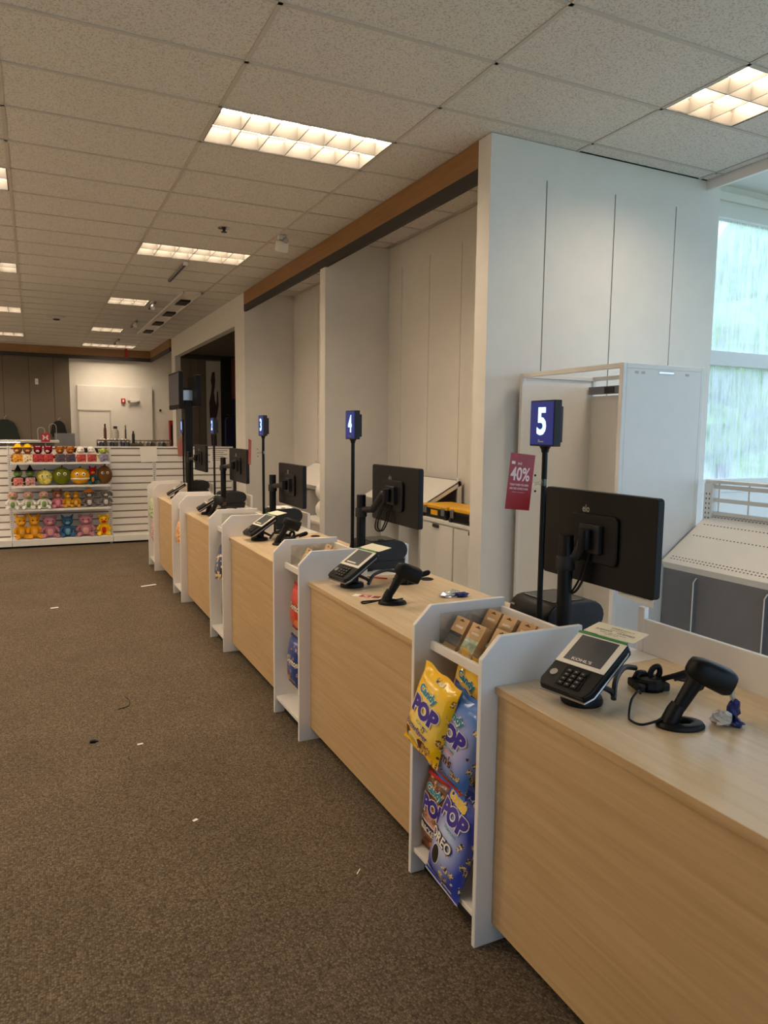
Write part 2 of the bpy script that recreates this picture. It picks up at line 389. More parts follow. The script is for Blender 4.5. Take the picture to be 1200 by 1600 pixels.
# window bay to the right of the divider
struct('trim_4', MB().box(4.87, 4.90, -4.6, 4.265, 3.585, H+.2).box(4.90, 4.96, -4.6, 4.40, 3.66, 4.0), 'white')
struct('ceiling_bay', MB().box(4.87, 7.3, -4.6, 5.2, 4.0, 4.05), 'wall')
b = MB().box(4.2, 7.3, 5.0, 5.15, 0, 1.16).box(4.2, 7.3, 5.0, 5.12, 3.78, 4.0).box(4.2, 5.3, 5.0, 5.12, 1.16, 3.78).box(4.1, 4.2, 4.42, 5.15, 0, 4.05)
b.box(4.2, 7.3, 4.97, 5.0, 3.86, 3.93)
struct('wall_window', b, 'white')
def window(name, mtx, w, h, nx, rows, label, glass='foggy'):
    root = bpy.data.objects.new(name, None); COL.objects.link(root); root.matrix_world = mtx; root['kind'] = 'structure'; root['label'] = label
    t = .055; fb = MB(); xs = [w*i/nx for i in range(nx+1)]
    for x in xs: fb.box(x-t*.9, x+t*.9, -.05, .05, 0, h)
    zs = [0]+rows+[h]
    for z in zs: fb.box(0, w, -.06, .05, z-t*1.25, z+t*1.25)
    ob('window_frame', fb, 'white_metal', root, .004)
    for i in range(nx):
        for k in range(len(zs)-1):
            ob('pane', MB().box(xs[i]+.04, xs[i+1]-.04, -.006, .006, zs[k]+.06, zs[k+1]-.06), glass, root)
window('window_1', Matrix.Translation((5.25, 5.05, 1.16)), 1.95, 2.62, 1, [1.245], 'tall storefront window fogged with condensation')
window('window_2', Matrix.Translation((7.25, -4.5, .5)) @ Matrix.Rotation(PI/2, 4, 'Z'), 9.4, 3.4, 6, [1.9], 'long storefront glazing beyond the checkout counters', 'clear_glass')
window('window_added', Matrix.Translation((-1.2, -4.65, .2)), 8.4, 3.25, 5, [2.1], 'added entrance glazing behind the camera for extra daylight', 'clear_glass')  # unseen glazing, added to let more daylight reach the divider wall
struct('wall_storefront', MB().box(7.2, 7.3, -4.6, 5.1, 0, .48).box(7.2, 7.3, -4.6, 5.1, 3.92, 4.05).box(7.16, 7.32, 4.92, 5.15, 0, 4.05), 'white')
# outside
struct('ground', MB().box(-2, 40, 5.2, 40, -.3, -.2).box(7.5, 40, -30, 5.2, -.3, -.2).box(-20, 7.5, -30, -4.8, -.3, -.2), 'ground', 'grass outside the window')
def tree(x, y, h, r, label):
    t = thing('tree', label, 'tree', (x, y, -.2), 0, 'trees outside the window')
    ob('trunk', MB().tube([(0, 0, 0), (.05, 0, h*.5), (0, .1, h*.8)], [.16, .12, .06], 8), mat('bark', srgb(90, 72, 56), .9, noise=.2), t)
    b = MB()
    for q in range(14):
        a = random.uniform(0, 2*PI); d = random.uniform(0, r*.7)
        b.ball((math.cos(a)*d, math.sin(a)*d, h*.7+random.uniform(-.35, .45)*r*1.6), random.uniform(.35, .6)*r, 10, 7, lambda v: 1+random.uniform(-.14, .14))
    ob('crown', b, 'leaf', t)
tree(12.9, 10.5, 3.9, 1.5, 'blurred leafy tree seen through the middle of the fogged window')
tree(19.0, 14.5, 9.0, 1.8, 'taller leafy tree at the right edge of the fogged window')
tree(16.4, 13.0, 2.2, 1.4, 'rounded shrub low behind the fogged window')

# ceiling lights ---------------------------------------------------
LBL = {(0, 2): 'large louvred ceiling light nearest above the checkout lanes', (0, 8): 'second louvred ceiling light in line above the lanes',
       (0, 14): 'small square lit ceiling light, third in line over the lanes', (0, 20): 'small square lit ceiling light, fourth in line over the lanes',
       (0, 25): 'farthest wide ceiling light against the far wooden beam', (-2, 5): 'ceiling light cut by the left photo edge, nearest of four',
       (-2, 11): 'ceiling light at the left photo edge, second of four', (-2, 17): 'ceiling light at the left photo edge, third of four',
       (-2, 23): 'ceiling light at the left photo edge, farthest of four', (2, -1): 'bright ceiling light at the top right above the fitting corner',
       (-2, -1): 'unseen ceiling light added overhead left of the photo frame'}  # this overhead lamp is out of view, added for illumination
def troffer(x0, y0, wide, label):
    W = .61*wide; t = thing('ceiling_light', label, 'ceiling light', (x0, y0, H), 0, 'recessed louvred ceiling lights')
    k = f'trof{wide}'; a, b_ = .014, W-.014; c, d = .014, .596
    cob(k+'h', 'housing', lambda: MB().box(a, a+.006, c, d, 0, .12).box(b_-.006, b_, c, d, 0, .12).box(a, b_, c, c+.006, 0, .12).box(a, b_, d-.006, d, 0, .12).box(a, b_, c, d, .118, .125), 'louver', t)
    def lou():
        m = MB(); n = 3*wide
        for i in range(1, n): x = a+(b_-a)*i/n; m.prism([(x-.009, .092), (x+.009, .092), (x+.003, .006), (x-.003, .006)], 'y', c, d)
        y = (c+d)/2; m.prism([(y-.022, .092), (y+.022, .092), (y+.004, .006), (y-.004, .006)], 'x', a, b_)
        for yy, s in ((c, 1), (d, -1)): m.prism([(yy+s*.006, .075), (yy+s*.022, .075), (yy+s*.008, .004), (yy+s*.006, .004)], 'x', a, b_)
        return m
    cob(k+'l', 'louver', lou, 'louver', t)
    cob(k+'g', 'lamp_panel', lambda: MB().box(a+.01, b_-.01, c+.03, d-.03, .105, .112), 'lampglow', t)
for (i, j), n in lights.items(): troffer(GX(i), GY(j), n, LBL[(i, j)])
for q, j in enumerate((-2, 4, 10, 16, 22)):   # unseen lamps added for illumination over the hall, left of the frame
    for x in (-4.6,):
        t = thing('ceiling_light', ['first','second','third','fourth','fifth'][q]+' added ceiling light over the sales floor left of the frame', 'ceiling light', (x, GY(j), H), 0, 'recessed louvred ceiling lights')
        ob('housing', MB().box(0, 1.2, 0, .6, -.03, 0), 'louver', t); ob('lamp_panel', MB().box(.02, 1.18, .02, .58, -.034, -.030), 'lampglow', t)

# ================================================================== CHECKOUT LANES
FY = lambda k: 1.8238+1.7184*(5-k)       # near side panel of the display tower of lane k
FX, TOPZ = 1.2205, .872
WORD = {1: 'one', 2: 'two', 3: 'three', 4: 'four', 5: 'five'}
ORD = {5: 'nearest the camera', 4: 'second from the camera', 3: 'third from the camera', 2: 'fourth from the camera', 1: 'farthest from the camera'}
def tower(k):
    t = thing('display_tower', f'white checkout display tower with chamfered sides, {ORD[k]}', 'display tower', (FX, FY(k), 0), 0, 'white display towers between the lanes')
    poly = [(0, 0), (0, .9626), (.0693, 1.0314), (.395, 1.0314), (.395, 0)]
    for y in (-.01, .43): cob(f'side{y}', 'side_panel', lambda: MB().prism(poly, 'y', y, y+.02), 'white', t, .003)
    cob('tb', 'back_panel', lambda: MB().box(.345, .360, .01, .43, .11, .88), 'white', t)
    cob('ts', 'bottom_shelf', lambda: MB().box(.012, .36, .01, .43, .085, .105), 'white', t, .002)
    cob('tk', 'toe_kick', lambda: MB().box(.06, .075, .01, .43, 0, .085), 'toe', t)
    cob('tf', 'tray_floor', lambda: MB().prism([(.078, .868), (.078, .882), (.37, .905), (.37, .89)], 'y', .01, .43), 'white', t)
    cob('tl', 'tray_lip', lambda: MB().box(.066, .080, .01, .43, .866, .900), 'white', t, .002)
    cob('td', 'tray_back', lambda: MB().box(.372, .388, .01, .43, .6, 1.000), 'white', t, .002)
    def grid():
        b = MB()
        for i in range(9): b.tube([(.338, .03+.0475*i, .12), (.338, .03+.0475*i, .86)], .0022, 5)
        for i in range(10): b.tube([(.334, .02, .14+.078*i), (.334, .42, .14+.078*i)], .0022, 5)
        return b
    cob('tg', 'wire_grid', grid, 'white_metal', t)
    def tray():
        b = MB(); b.box(.10, .37, .414, .4175, .885, 1.0); b.box(.098, .1015, .02, .4175, .885, .945); b.box(.10, .37, .215, .218, .885, .985); b.box(.235, .238, .02, .4175, .89, .985)
        return b
    if k >= 3: cob('ta', 'acrylic_tray', tray, 'acrylic', t)
    return t
towers = {k: tower(k) for k in range(1, 6)}
def counter(k):
    y1 = FY(k)-.011; y0 = FY(k)-1.7184+.451; L = y1-y0
    t = thing('checkout_counter', f'maple-fronted checkout counter of lane {WORD[k]}, {ORD[k]}', 'counter', (0, y0, 0), 0, 'maple checkout counters')
    cob('cf', 'front_panel', lambda: MB().box(1.284, 1.302, 0, L, .072, .848), 'oak', t, .001)
    cob('ct', 'worktop', lambda: MB().box(1.274, 1.975, 0, L, .848, TOPZ), 'oak_top', t, .002)
    cob('ce', 'edge_band', lambda: MB().box(1.2725, 1.274, 0, L, .849, TOPZ-.001), 'oak', t)
    cob('ck', 'toe_kick', lambda: MB().box(1.35, 1.365, 0, L, 0, .085), 'toe', t)
    cob('cs', 'side_panel', lambda: MB().box(1.302, 1.95, 0, .018, .072, .848).box(1.302, 1.95, L-.018, L, .072, .848).box(1.365, 1.95, 0, L, .072, .09), 'white', t)
    cob('cl', 'rear_ledge', lambda: MB().box(1.617, 1.975, L+.001, L+.46, .848, TOPZ), 'white', t)
    ob('cable_grommet', MB().lathe([(.036, 0), (.036, .004), (.026, .005), (.026, .001)], (1.88, FY(k)-.20-y0, TOPZ), 24), 'black', t)
    return t
counters = {k: counter(k) for k in range(1, 6)}
for k in (5, 4, 3, 2, 1):   # white screens standing along the staff side
    y1 = FY(k)-.011; y0, y2 = (y1-1.26, y1+.085) if k == 5 else (y1+.28, y1+.46)
    t = thing('staff_side_screen', f'low white screen along the staff side of lane {WORD[k]}', 'screen panel', (1.977, y0, 0), 0, 'white staff side screens')
    ob('board', MB().box(0, .018, 0, y2-y0, 0, .994), 'white', t, .003)
    yp = y2-y0 if k == 5 else -.03
    ob('post', MB().box(-.001, .022, yp, yp+.03, 0, 1.035 if k == 5 else .994), 'white', t, .003)

# ---- lane number signs on thin poles
POFF = {5: .25, 4: .26, 3: .34, 2: .37, 1: .33}
for k in range(1, 6):
    y = FY(k)+POFF[k]; x = 1.64
    t = thing('lane_sign', f'glowing blue lane sign with white numeral {WORD[k]} on a thin black pole', 'lane sign', (x, y, TOPZ), 0, 'lit lane number signs')
    cob('sp', 'pole', lambda: MB().tube([(0, 0, .004), (0, 0, .735)], .0105, 10), 'black', t, 0, True)
    cob('spb', 'pole_base', lambda: MB().lathe([(.035, 0), (.035, .006), (.014, .012), (.0115, .03)], (0, 0, 0), 16), 'black', t, 0, True)
    cob('spc', 'pole_collar', lambda: MB().lathe([(.013, 0), (.014, .01), (.020, .02), (.020, .024)], (0, 0, .722), 12), 'black', t, 0, True)
    cob('sb', 'sign_box', lambda: MB().box(-.018, .014, -.068, .068, .744, .906), 'black_soft', t, .003)
    cob('sbk', 'rear_housing', lambda: MB().box(.014, .032, -.055, .055, .758, .885), 'black_soft', t, .004)
    f = cob('sf', 'sign_face', lambda: MB().box(-.0195, -.0182, -.063, .063, .75, .901), 'signface', t)
    text(str(k), 'digit', t, frame((-.0202, 0, .832), (0, -1, 0), (0, 0, 1)), width=.052 if k != 1 else .024, height=.098, bold=.03, name='numeral')
    ob('maker_mark', MB().box(-.0203, -.0197, -.014, .016, .758, .763).box(-.0203, -.0197, .008, .016, .763, .768), 'silver', t)

# ---- monitors: back towards the aisle
MON = {5: (1.75, 1.645, 2.20, 1.136, 1.462), 4: (1.75, 3.21, 3.772, 1.163, 1.475), 3: (1.69, 4.80, 5.36, 1.11, 1.416), 2: (1.66, 6.19, 6.80, 1.19, 1.492), 1: (1.66, 7.86, 8.45, 1.20, 1.494)}
def monitor(k):
    X, y0, y1, z0, z1 = MON[k]; yc, zc = (y0+y1)/2, (z0+z1)/2; W, Hh = y1-y0, z1-z0
    py = FY(k)+.176 if k in (4, 5) else (y1-.02 if k == 3 else y1+.02); px = {5: 1.69, 4: 1.657}.get(k, X-.055)
    t = thing('checkout_monitor', f'black touchscreen monitor on a post at lane {WORD[k]}, rear side showing', 'monitor', (px, py, TOPZ), 0, 'touchscreen monitors')
    dx, dy, dz = X-px, yc-py, zc-TOPZ
    def shell(d0, d1, w, h, r): return MB().prism([(dy+a, dz+b) for a, b in rrect(w, h, r)], 'x', dx+d0, dx+d1)
    ob('housing', shell(0, .028, W, Hh, .014), 'black', t, .003)
    ob('rear_cover', shell(-.012, 0, W*.42, Hh*.52, .02), 'black', t, .004)
    ob('screen', shell(.028, .030, W-.03, Hh-.03, .004), 'black_gloss', t)
    ob('mount_plate', MB().box(dx-.030, dx-.012, dy-.05, dy+.05, dz-.05, dz+.05), 'black_soft', t, .003)
    top = 1.305-TOPZ if k in (5, 4) else zc-TOPZ+.06
    ob('post', MB().tube([(0, 0, .004), (0, 0, top)], .026, 16), 'black', t, .002, True)
    ob('post_collar', MB().lathe([(.031, 0), (.033, .004), (.033, .046), (.031, .05)], (0, 0, top-.125), 16), 'black_soft', t, 0, True)
    ob('post_foot', MB().box(-.05, .05, -.06, .06, 0, .008), 'black', t, .003)
    sgn = 1 if dy > 0 else -1
    ob('arm', MB().tube([(0, 0, top-.085), (dx*.25, dy*.45, top-.075), (dx*.45, dy*.85, dz+.005), (dx-.02, dy, dz)], [.018, .019, .020, .024], 10), 'black_soft', t, 0, True)
    ob('hinge', MB().tube([(dx-.045, dy, dz-.035), (dx-.045, dy, dz+.035)], .022, 12), 'black', t, .002, True)
    pts = [(dx-.02, dy+sgn*-.03, dz-.03), (dx-.05, dy-sgn*.06, dz-.10), (dx-.055, dy-sgn*.09, dz-.18), (dx-.045, dy-sgn*.05, dz-.20), (dx-.03, dy-sgn*.02, dz-.15), (dx-.02, dy, dz-.05)]
    if k in (4, 5):
        ob('cable', MB().cord(pts, .0045, 6), 'black', t, 0, True)
        ob('cable', MB().cord([(a-.008, b-.012*sgn, c-.004) for a, b, c in pts[:-1]]+[(dx-.03, dy+.02, dz-.09)], .0038, 6), 'black', t, 0, True)
        text('elo', 'silver', t, frame((dx-.0007, dy+.05, dz+Hh*.5-.062), (0, -1, 0), (0, 0, 1)), width=.036, height=.026, bold=.02, name='maker_logo')
    else:
        ob('maker_logo', MB().box(dx-.001, dx, dy+.04, dy+.065, dz+Hh*.5-.075, dz+Hh*.5-.045), 'silver', t)
    return t
for k in range(1, 6): monitor(k)
# ---- receipt printers: rounded slab on a box
for k in range(1, 6):
    t = thing('receipt_printer', f'black rounded receipt printer behind the display tower of lane {WORD[k]}', 'printer', (1.665, FY(k)+(.235 if k != 4 else .13), TOPZ), 0, 'receipt printers')
    dz = .0 if k == 5 else -.004
    cob('pb', 'body', lambda: MB().prism(stadium(0, .27, .05, .162), 'y', 0, .235), 'black', t, .006, True)
    cob('pc', 'near_cap', lambda: MB().prism(stadium(.004, .266, .054, .158), 'y', -.004, 0), 'black_soft', t)
    cob('pbase', 'base_box', lambda: MB().prism([(.02, 0), (.25, 0), (.262, .052), (.02, .052)], 'y', .01, .225), 'black_soft', t, .004)
    cob('pl', 'paper_lid', lambda: MB().box(.05, .20, .03, .205, .160, .166), 'black_gloss', t, .002)
    cob('pt', 'release_tab', lambda: MB().box(.10, .13, .02, .05, .164, .172), 'black_soft', t, .002)
    cob('pm', 'maker_badge', lambda: MB().box(-.0005, .004, .20, .222, .124, .130), 'silver', t)
# ---- card terminals
def terminal(k, loc, rz):
    t = thing('card_terminal', f'black card payment terminal with white-framed screen at lane {WORD[k]}', 'card terminal', loc, rz, 'card payment terminals')
    T = Matrix.Translation((0, .0, .108)) @ Matrix.Rotation(math.radians(32), 4, 'X')
    cob('tmb', 'base_disc', lambda: MB().lathe([(.060, 0), (.062, .008), (.058, .020), (.030, .026)], (0, .01, 0), 28), 'black', t, 0, True)
    cob('tmn', 'neck', lambda: MB().tube([(0, .015, .02), (0, .025, .06), (0, .012, .10)], [.026, .024, .034], 14), 'black', t, 0, True)
    out = [(-.090, -.082), (-.078, -.104), (.078, -.104), (.090, -.082), (.090, .118), (.080, .130), (-.080, .130), (-.090, .118)]
    cob('tmbody', 'body', lambda: MB().prism(out, 'z', -.030, .004).xf(T), 'black', t, .005)
    cob('tmtrim', 'silver_trim', lambda: MB().tube([(-.088, .10, -.016), (-.093, -.080, -.016), (-.080, -.107, -.016), (.080, -.107, -.016), (.093, -.080, -.016), (.091, .10, -.016), (.08, .128, -.016)], .0035, 6).xf(T), 'silver', t, 0, True)
    cob('tmbez', 'screen_bezel', lambda: MB().prism([(-.086, -.008), (.086, -.008), (.086, .120), (-.086, .120)], 'z', .004, .0075).xf(T), 'tlabel', t, .001)
    s = cob('tmscr', 'screen', lambda: MB().prism([(-.066, .006), (.066, .006), (.066, .112), (-.066, .112)], 'z', .0075, .0085).xf(T), 'screen', t)
    cob('tmgreen', 'card_slot_strip', lambda: MB().box(-.086, .086, .118, .126, .0076, .010).xf(T), 'green', t)
    cob('tmwell', 'keypad_well', lambda: MB().prism([(-.030, -.090), (.052, -.090), (.044, -.014), (-.038, -.014)], 'z', .0042, .0056).xf(T), 'black_gloss', t)
    for r in range(4):
        for c in range(3):
            o = cob('tmkey', 'key', lambda: MB().box(-.009, .009, -.006, .006, 0, .004), 'black_soft', t, .0015)
            o.matrix_local = T @ Matrix.Translation((-.016+.024*c, -.080+.0165*r, .0056))
    cob('tmkl', 'key_legends', lambda: (lambda b: [b.box(-.019+.024*c, -.013+.024*c, -.0815+.0165*r, -.0785+.0165*r, .0097, .0100) for r in range(4) for c in range(3)] and b)(MB()).xf(T), 'silver', t)
    cob('tmbadge', 'contactless_badge', lambda: MB().lathe([(.012, .0042), (.012, .0062)], (-.062, -.05, 0), 20).xf(T), 'silver', t)
    cob('tmslot', 'chip_slot', lambda: MB().box(.03, .075, -.1055, -.100, -.002, .002).xf(T), 'black_gloss', t)
    if k in (4, 5, 3):
        C = T @ Matrix.Translation((.018, .128, .010)) @ Matrix.Rotation(math.radians(-22), 4, 'X')
        c = cob('tmcard', 'offer_card', lambda: MB().box(-.092, .084, 0, .080, 0, .0012).xf(C), 'card', t)
        if k == 5:
            for s_, w_, h_, x_, y_, mm in (("KOHL'S", .036, .007, -.012, .061, 'ink'), ('Rewards', .040, .006, .030, .061, 'silver'), ('SIGN UP TODAY', .055, .005, .0, .048, 'ink'),
                                       ('5% REWARDS', .058, .009, -.042, .036, 'ink'), ('7.5% REWARDS', .062, .009, .034, .036, 'ink'), ("EVERY TIME YOU SHOP", .09, .0045, 0, .022, 'ink'), ('EVERY DAY', .045, .004, 0, .013, 'ink')):
                text(s_, mm, t, C @ Matrix.Translation((x_, y_, .0014)), width=w_, height=h_, bold=.012)
    cob('tmtxt', 'screen_banner', lambda: MB().box(-.05, .03, .014, .022, .0086, .0088).xf(T), 'tlabel', t) if k != 5 else text("KOHL'S", 'tlabel', t, T @ Matrix.Translation((-.005, .016, .0088)), width=.07, height=.011, bold=.02)
    if k == 5:
        for s_, y_ in (('WELCOME', .085), ('INSERT OR TAP CARD', .062)): pass
    cob('tmcable', 'thick_cable', lambda: MB().cord([(.02, .03, .06), (.06, .07, .035), (.075, .06, .02), (.05, .10, .05), (.02, .16, .06), (-.005, .23, .06), (-.0, .28, .05)], .0085, 8), 'grey_cable', t, 0, True)
    return t
terminal(5, (1.425, 1.60, TOPZ), -PI/2+.20)
terminal(4, (1.43, 3.335, TOPZ), -PI/2+.16)
terminal(3, (1.43, 5.03, TOPZ), -PI/2+.12)
terminal(2, (1.43, 6.76, TOPZ), -PI/2-.1)
terminal(1, (1.43, 8.46, TOPZ), -PI/2-.1)
# ---- hand scanners on stands
def scanner(k, loc, rz, s=1):
    t = thing('barcode_scanner', f'black handheld barcode scanner leaning on its stand at lane {WORD[k]}', 'barcode scanner', loc, rz, 'handheld barcode scanners')
    cob('scb', 'stand_base', lambda: MB().add(*ring_base()), 'black', t, .003, True)
    cob('scup', 'stand_socket', lambda: MB().tube([(-.032, 0, .010), (-.018, 0, .045), (-.008, 0, .062)], [.024, .022, .020], 12), 'black', t, 0, True)
    cob('sch', 'handle', lambda: MB().tube([(-.030, 0, .018), (-.004, 0, .060), (.024, 0, .110), (.040, 0, .140)], [.015, .018, .021, .024], 12), 'black', t, 0, True)
    def head():
        b = MB(); secs = [(-.038, .012, .016), (-.028, .026, .027), (.0, .034, .034), (.04, .037, .036), (.072, .040, .037), (.085, .037, .032)]
        vs = []; n = 16
        for x, hw, hh in secs:
            for j in range(n):
                a = 2*PI*j/n; c, s_ = math.cos(a), math.sin(a)
                vs.append((x, hw*math.copysign(abs(c)**.6, c), hh*math.copysign(abs(s_)**.6, s_)))
        k_ = len(secs)
        fs = [(i*n+j, i*n+(j+1) % n, (i+1)*n+(j+1) % n, (i+1)*n+j) for i in range(k_-1) for j in range(n)]+[tuple(range(n)), tuple((k_-1)*n+j for j in range(n))]
        b.add(vs, fs); return b.xf(Matrix.Translation((.048, 0, .158)) @ Matrix.Rotation(math.radians(24), 4, 'Y'))
    cob('schead', 'head', head, 'black', t, 0, True)
    cob('scwin', 'scan_window', lambda: MB().box(.0845, .087, -.026, .026, -.020, .020).xf(Matrix.Translation((.048, 0, .158)) @ Matrix.Rotation(math.radians(24), 4, 'Y')), 'black_gloss', t)
    cob('sctrig', 'trigger', lambda: MB().tube([(.030, 0, .098), (.050, 0, .112), (.058, 0, .132)], [.007, .009, .008], 8), 'black_soft', t, 0, True)
    if k >= 4:
        ob('cable', MB().cord([(-.030, 0, .030), (-.06, -.004, .020), (-.105, .0, .006), (-.125, .03, .005), (-.115, .07, .006), (-.09, .12, .03), (-.06, .15, .045), (-.045, .17, .03)] if k == 5 else
           [(-.03, 0, .03), (-.07, 0, .015), (-.13, .0, .004), (-.14, .03, .004), (-.09, .05, .004), (.02, .07, .004), (.06, .09, .004)], .0035, 6), 'black', t, 0, True)
    return t
def ring_base():
    n = 24; vs = []; prof = [(1.0, 0), (1.02, .006), (.92, .016), (.55, .019), (.42, .013), (.40, .003)]
    for r, z in prof:
        for j in range(n):
            a = 2*PI*j/n; vs.append((r*.066*math.cos(a), r*.044*math.sin(a), z))
    k_ = len(prof); fs = [(i*n+j, i*n+(j+1) % n, (i+1)*n+(j+1) % n, (i+1)*n+j) for i in range(k_-1) for j in range(n)]+[tuple(range(n)), tuple((k_-1)*n+j for j in range(n))]
    return vs, fs
scanner(5, (1.555, 1.345, TOPZ), -.42)
scanner(4, (1.46, 2.915, TOPZ), -.35)
scanner(3, (1.52, 4.76, TOPZ), -.35)
scanner(2, (1.46, 6.60, TOPZ), -.9)
# ---- puck-shaped tag releaser with cables
def releaser(k, loc, rz):
    t = thing('tag_releaser', f'squat black device with curled cords on the worktop of lane {WORD[k]}', 'device', loc, rz)
    ob('body', MB().lathe([(.050, 0), (.054, .012), (.050, .030), (.040, .036), (.020, .038), (.012, .032)], (0, 0, 0), 12), 'black', t, .002)
    ob('rim', MB().box(-.052, .052, -.040, .040, .0, .026), 'black_soft', t, .006)
    ob('cord_loop', MB().cord([(.0, -.0, .036), (.012, .0, .062), (.030, 0, .068), (.036, 0, .05), (.030, 0, .034)], .009, 8), 'black', t, 0, True)
    ob('cord_loop', MB().cord([(.03, -.02, .034), (.07, -.035, .050), (.115, -.045, .066), (.118, -.035, .052), (.07, -.025, .036)], .0085, 8), 'black', t, 0, True)
    ob('cord', MB().cord([(-.045, .0, .034), (-.03, .01, .046), (-.005, .015, .042)], .010, 8), 'black', t, 0, True)
    return t
releaser(5, (1.705, 1.605, TOPZ), -.3)
releaser(4, (1.72, 3.30, TOPZ), -.2)
releaser(3, (1.62, 4.90, TOPZ), -.2)
# ---- red offer sign clipped to a pole
def offer(k, z, tilt, yaw, label, full):
    y = FY(k)+POFF[k]
    t = thing('offer_sign', label, 'sign', (1.64, y, TOPZ))
    m_ = Matrix.Translation((-.113, -.012, z)) @ Matrix.Rotation(yaw, 4, 'Z') @ Matrix.Rotation(tilt, 4, 'Y') @ frame((0, 0, 0), (1, 0, 0), (0, 0, 1))
    ob('card', MB().box(-.052, .052, -.098, .098, -.0008, .0008).xf(m_), 'red_sign', t)
    ob('clip', MB().tube([(-.055, -.012, z-.01), (-.03, -.008, z-.006), (-.012, 0, z-.004)], .006, 8), 'acrylic', t)
    ob('clip_ring', MB().lathe([(.012, -.012), (.016, -.012), (.016, .012), (.012, .012)], (0, 0, z-.004), 14), 'acrylic', t)
    ob('clip_screw', MB().ball((-.052, -.016, z+.022), .004, 8, 6).ball((-.05, -.016, z-.034), .004, 8, 6), 'black', t)
    if full:
        for s_, w_, h_, x_, y_ in (('SAVE', .018, .008, -.010, .063), ('40%', .082, .048, -.004, .027), ('TODAY WHEN YOU OPEN', .080, .0075, -.004, -.011), ("AND USE A KOHL'S CARD", .080, .0075, -.004, -.024), ('Subject to credit approval', .052, .004, -.004, -.037)):
            text(s_, 'pink_ink', t, m_ @ Matrix.Translation((x_, y_, .0012)), width=w_, height=h_, bold=.02 if h_ > .006 else 0)
        ob('corner_mark', MB().prism([(-.040, .076), (-.024, .080), (-.020, .094), (-.040, .094)], 'z', .0009, .0012).xf(m_), 'red', t)
        ob('holly_print', MB().box(-.045, -.030, .060, .070, .0009, .0012).xf(m_), 'pink_ink', t)
offer(5, 1.492-TOPZ, .10, .0, 'red SAVE 40% offer card clipped to the lane five pole', True)
offer(3, 1.49-TOPZ, .12, 1.1, 'red offer card seen edge-on at the lane three pole', False)
# ---- loose things on the worktops
def crumple(name, label, loc, s, mats):
    t = thing(name, label, 'wrapper', loc)
    rnd = random.Random(len(label))
    for q, (mm, c, r) in enumerate(mats):
        ob(('film', 'foil', 'scrap', 'flap')[q % 4], MB().ball(c, r, 9, 7, lambda v: rnd.uniform(.55, 1.15)), mm, t)
crumple('crumpled_wrapper', 'crumpled clear and navy foil wrapper beside the lane five scanner', (1.70, 1.31, TOPZ), 1, [('clear_foil', (-.03, .0, .018), (.035, .028, .022)), ('blue_foil', (.014, -.004, .034), (.022, .016, .036)), ('blue_foil', (.0, -.03, .010), (.020, .018, .012)), ('clear_foil', (.012, .0, .07), (.008, .008, .022))])
crumple('crumpled_wrapper', 'flattened clear and navy foil wrapper on the lane four worktop', (1.80, 2.93, TOPZ), 1, [('clear_foil', (-.03, .02, .010), (.05, .04, .014)), ('blue_foil', (.03, -.02, .011), (.045, .02, .014)), ('clear_foil', (.03, .05, .01), (.03, .025, .014))])
c4 = thing('coupon_strip', 'red and white coupon strip lying on the lane four worktop', 'coupon', (1.415, 3.10, TOPZ), -.85)
ob('slip', MB().box(-.07, .17, -.024, .024, 0, .0008), 'paper', c4); ob('red_block', MB().box(-.035, .022, -.0235, .0235, .0008, .0012), 'red', c4)
ob('dark_block', MB().box(.03, .07, -.022, .022, .0008, .0012), 'red_dark', c4); ob('print_line', MB().box(.075, .16, -.014, -.006, .0008, .0012).box(.075, .16, .004, .010, .0008, .0012), 'ink', c4); text('%', 'tlabel', c4, frame((-.005, 0, .0014), (1, 0, 0), (0, 1, 0)), width=.03, bold=.02)
pen = thing('red_pen', 'thin red pen lying on the lane four worktop', 'pen', (1.68, 3.42, TOPZ), 2.3)
ob('barrel', MB().tube([(0, 0, .005), (.10, 0, .005)], .004, 8), 'red', pen, 0, True); ob('tip', MB().tube([(.10, 0, .005), (.118, 0, .004)], [.0035, .001], 8), 'black', pen, 0, True)
p5 = thing('paper_slip', 'white paper slip stuck under the lane five monitor', 'paper', (1.785, 1.76, 1.12))
ob('sheet', MB().prism([(-.082, -.018), (.075, -.004), (.075, .022), (-.080, .022)], 'x', 0, .001), 'paper', p5); ob('print_line', MB().box(-.0004, 0, -.05, .06, .003, .005), 'silver', p5)
p3 = thing('paper_stack', 'white papers lying on the lane three printer', 'paper', (1.70, FY(3)+.25, TOPZ+.1665))
ob('sheet', MB().box(0, .16, 0, .20, 0, .002), 'paper', p3); ob('sheet', MB().box(.01, .17, .02, .21, .002, .004), 'paper', p3)

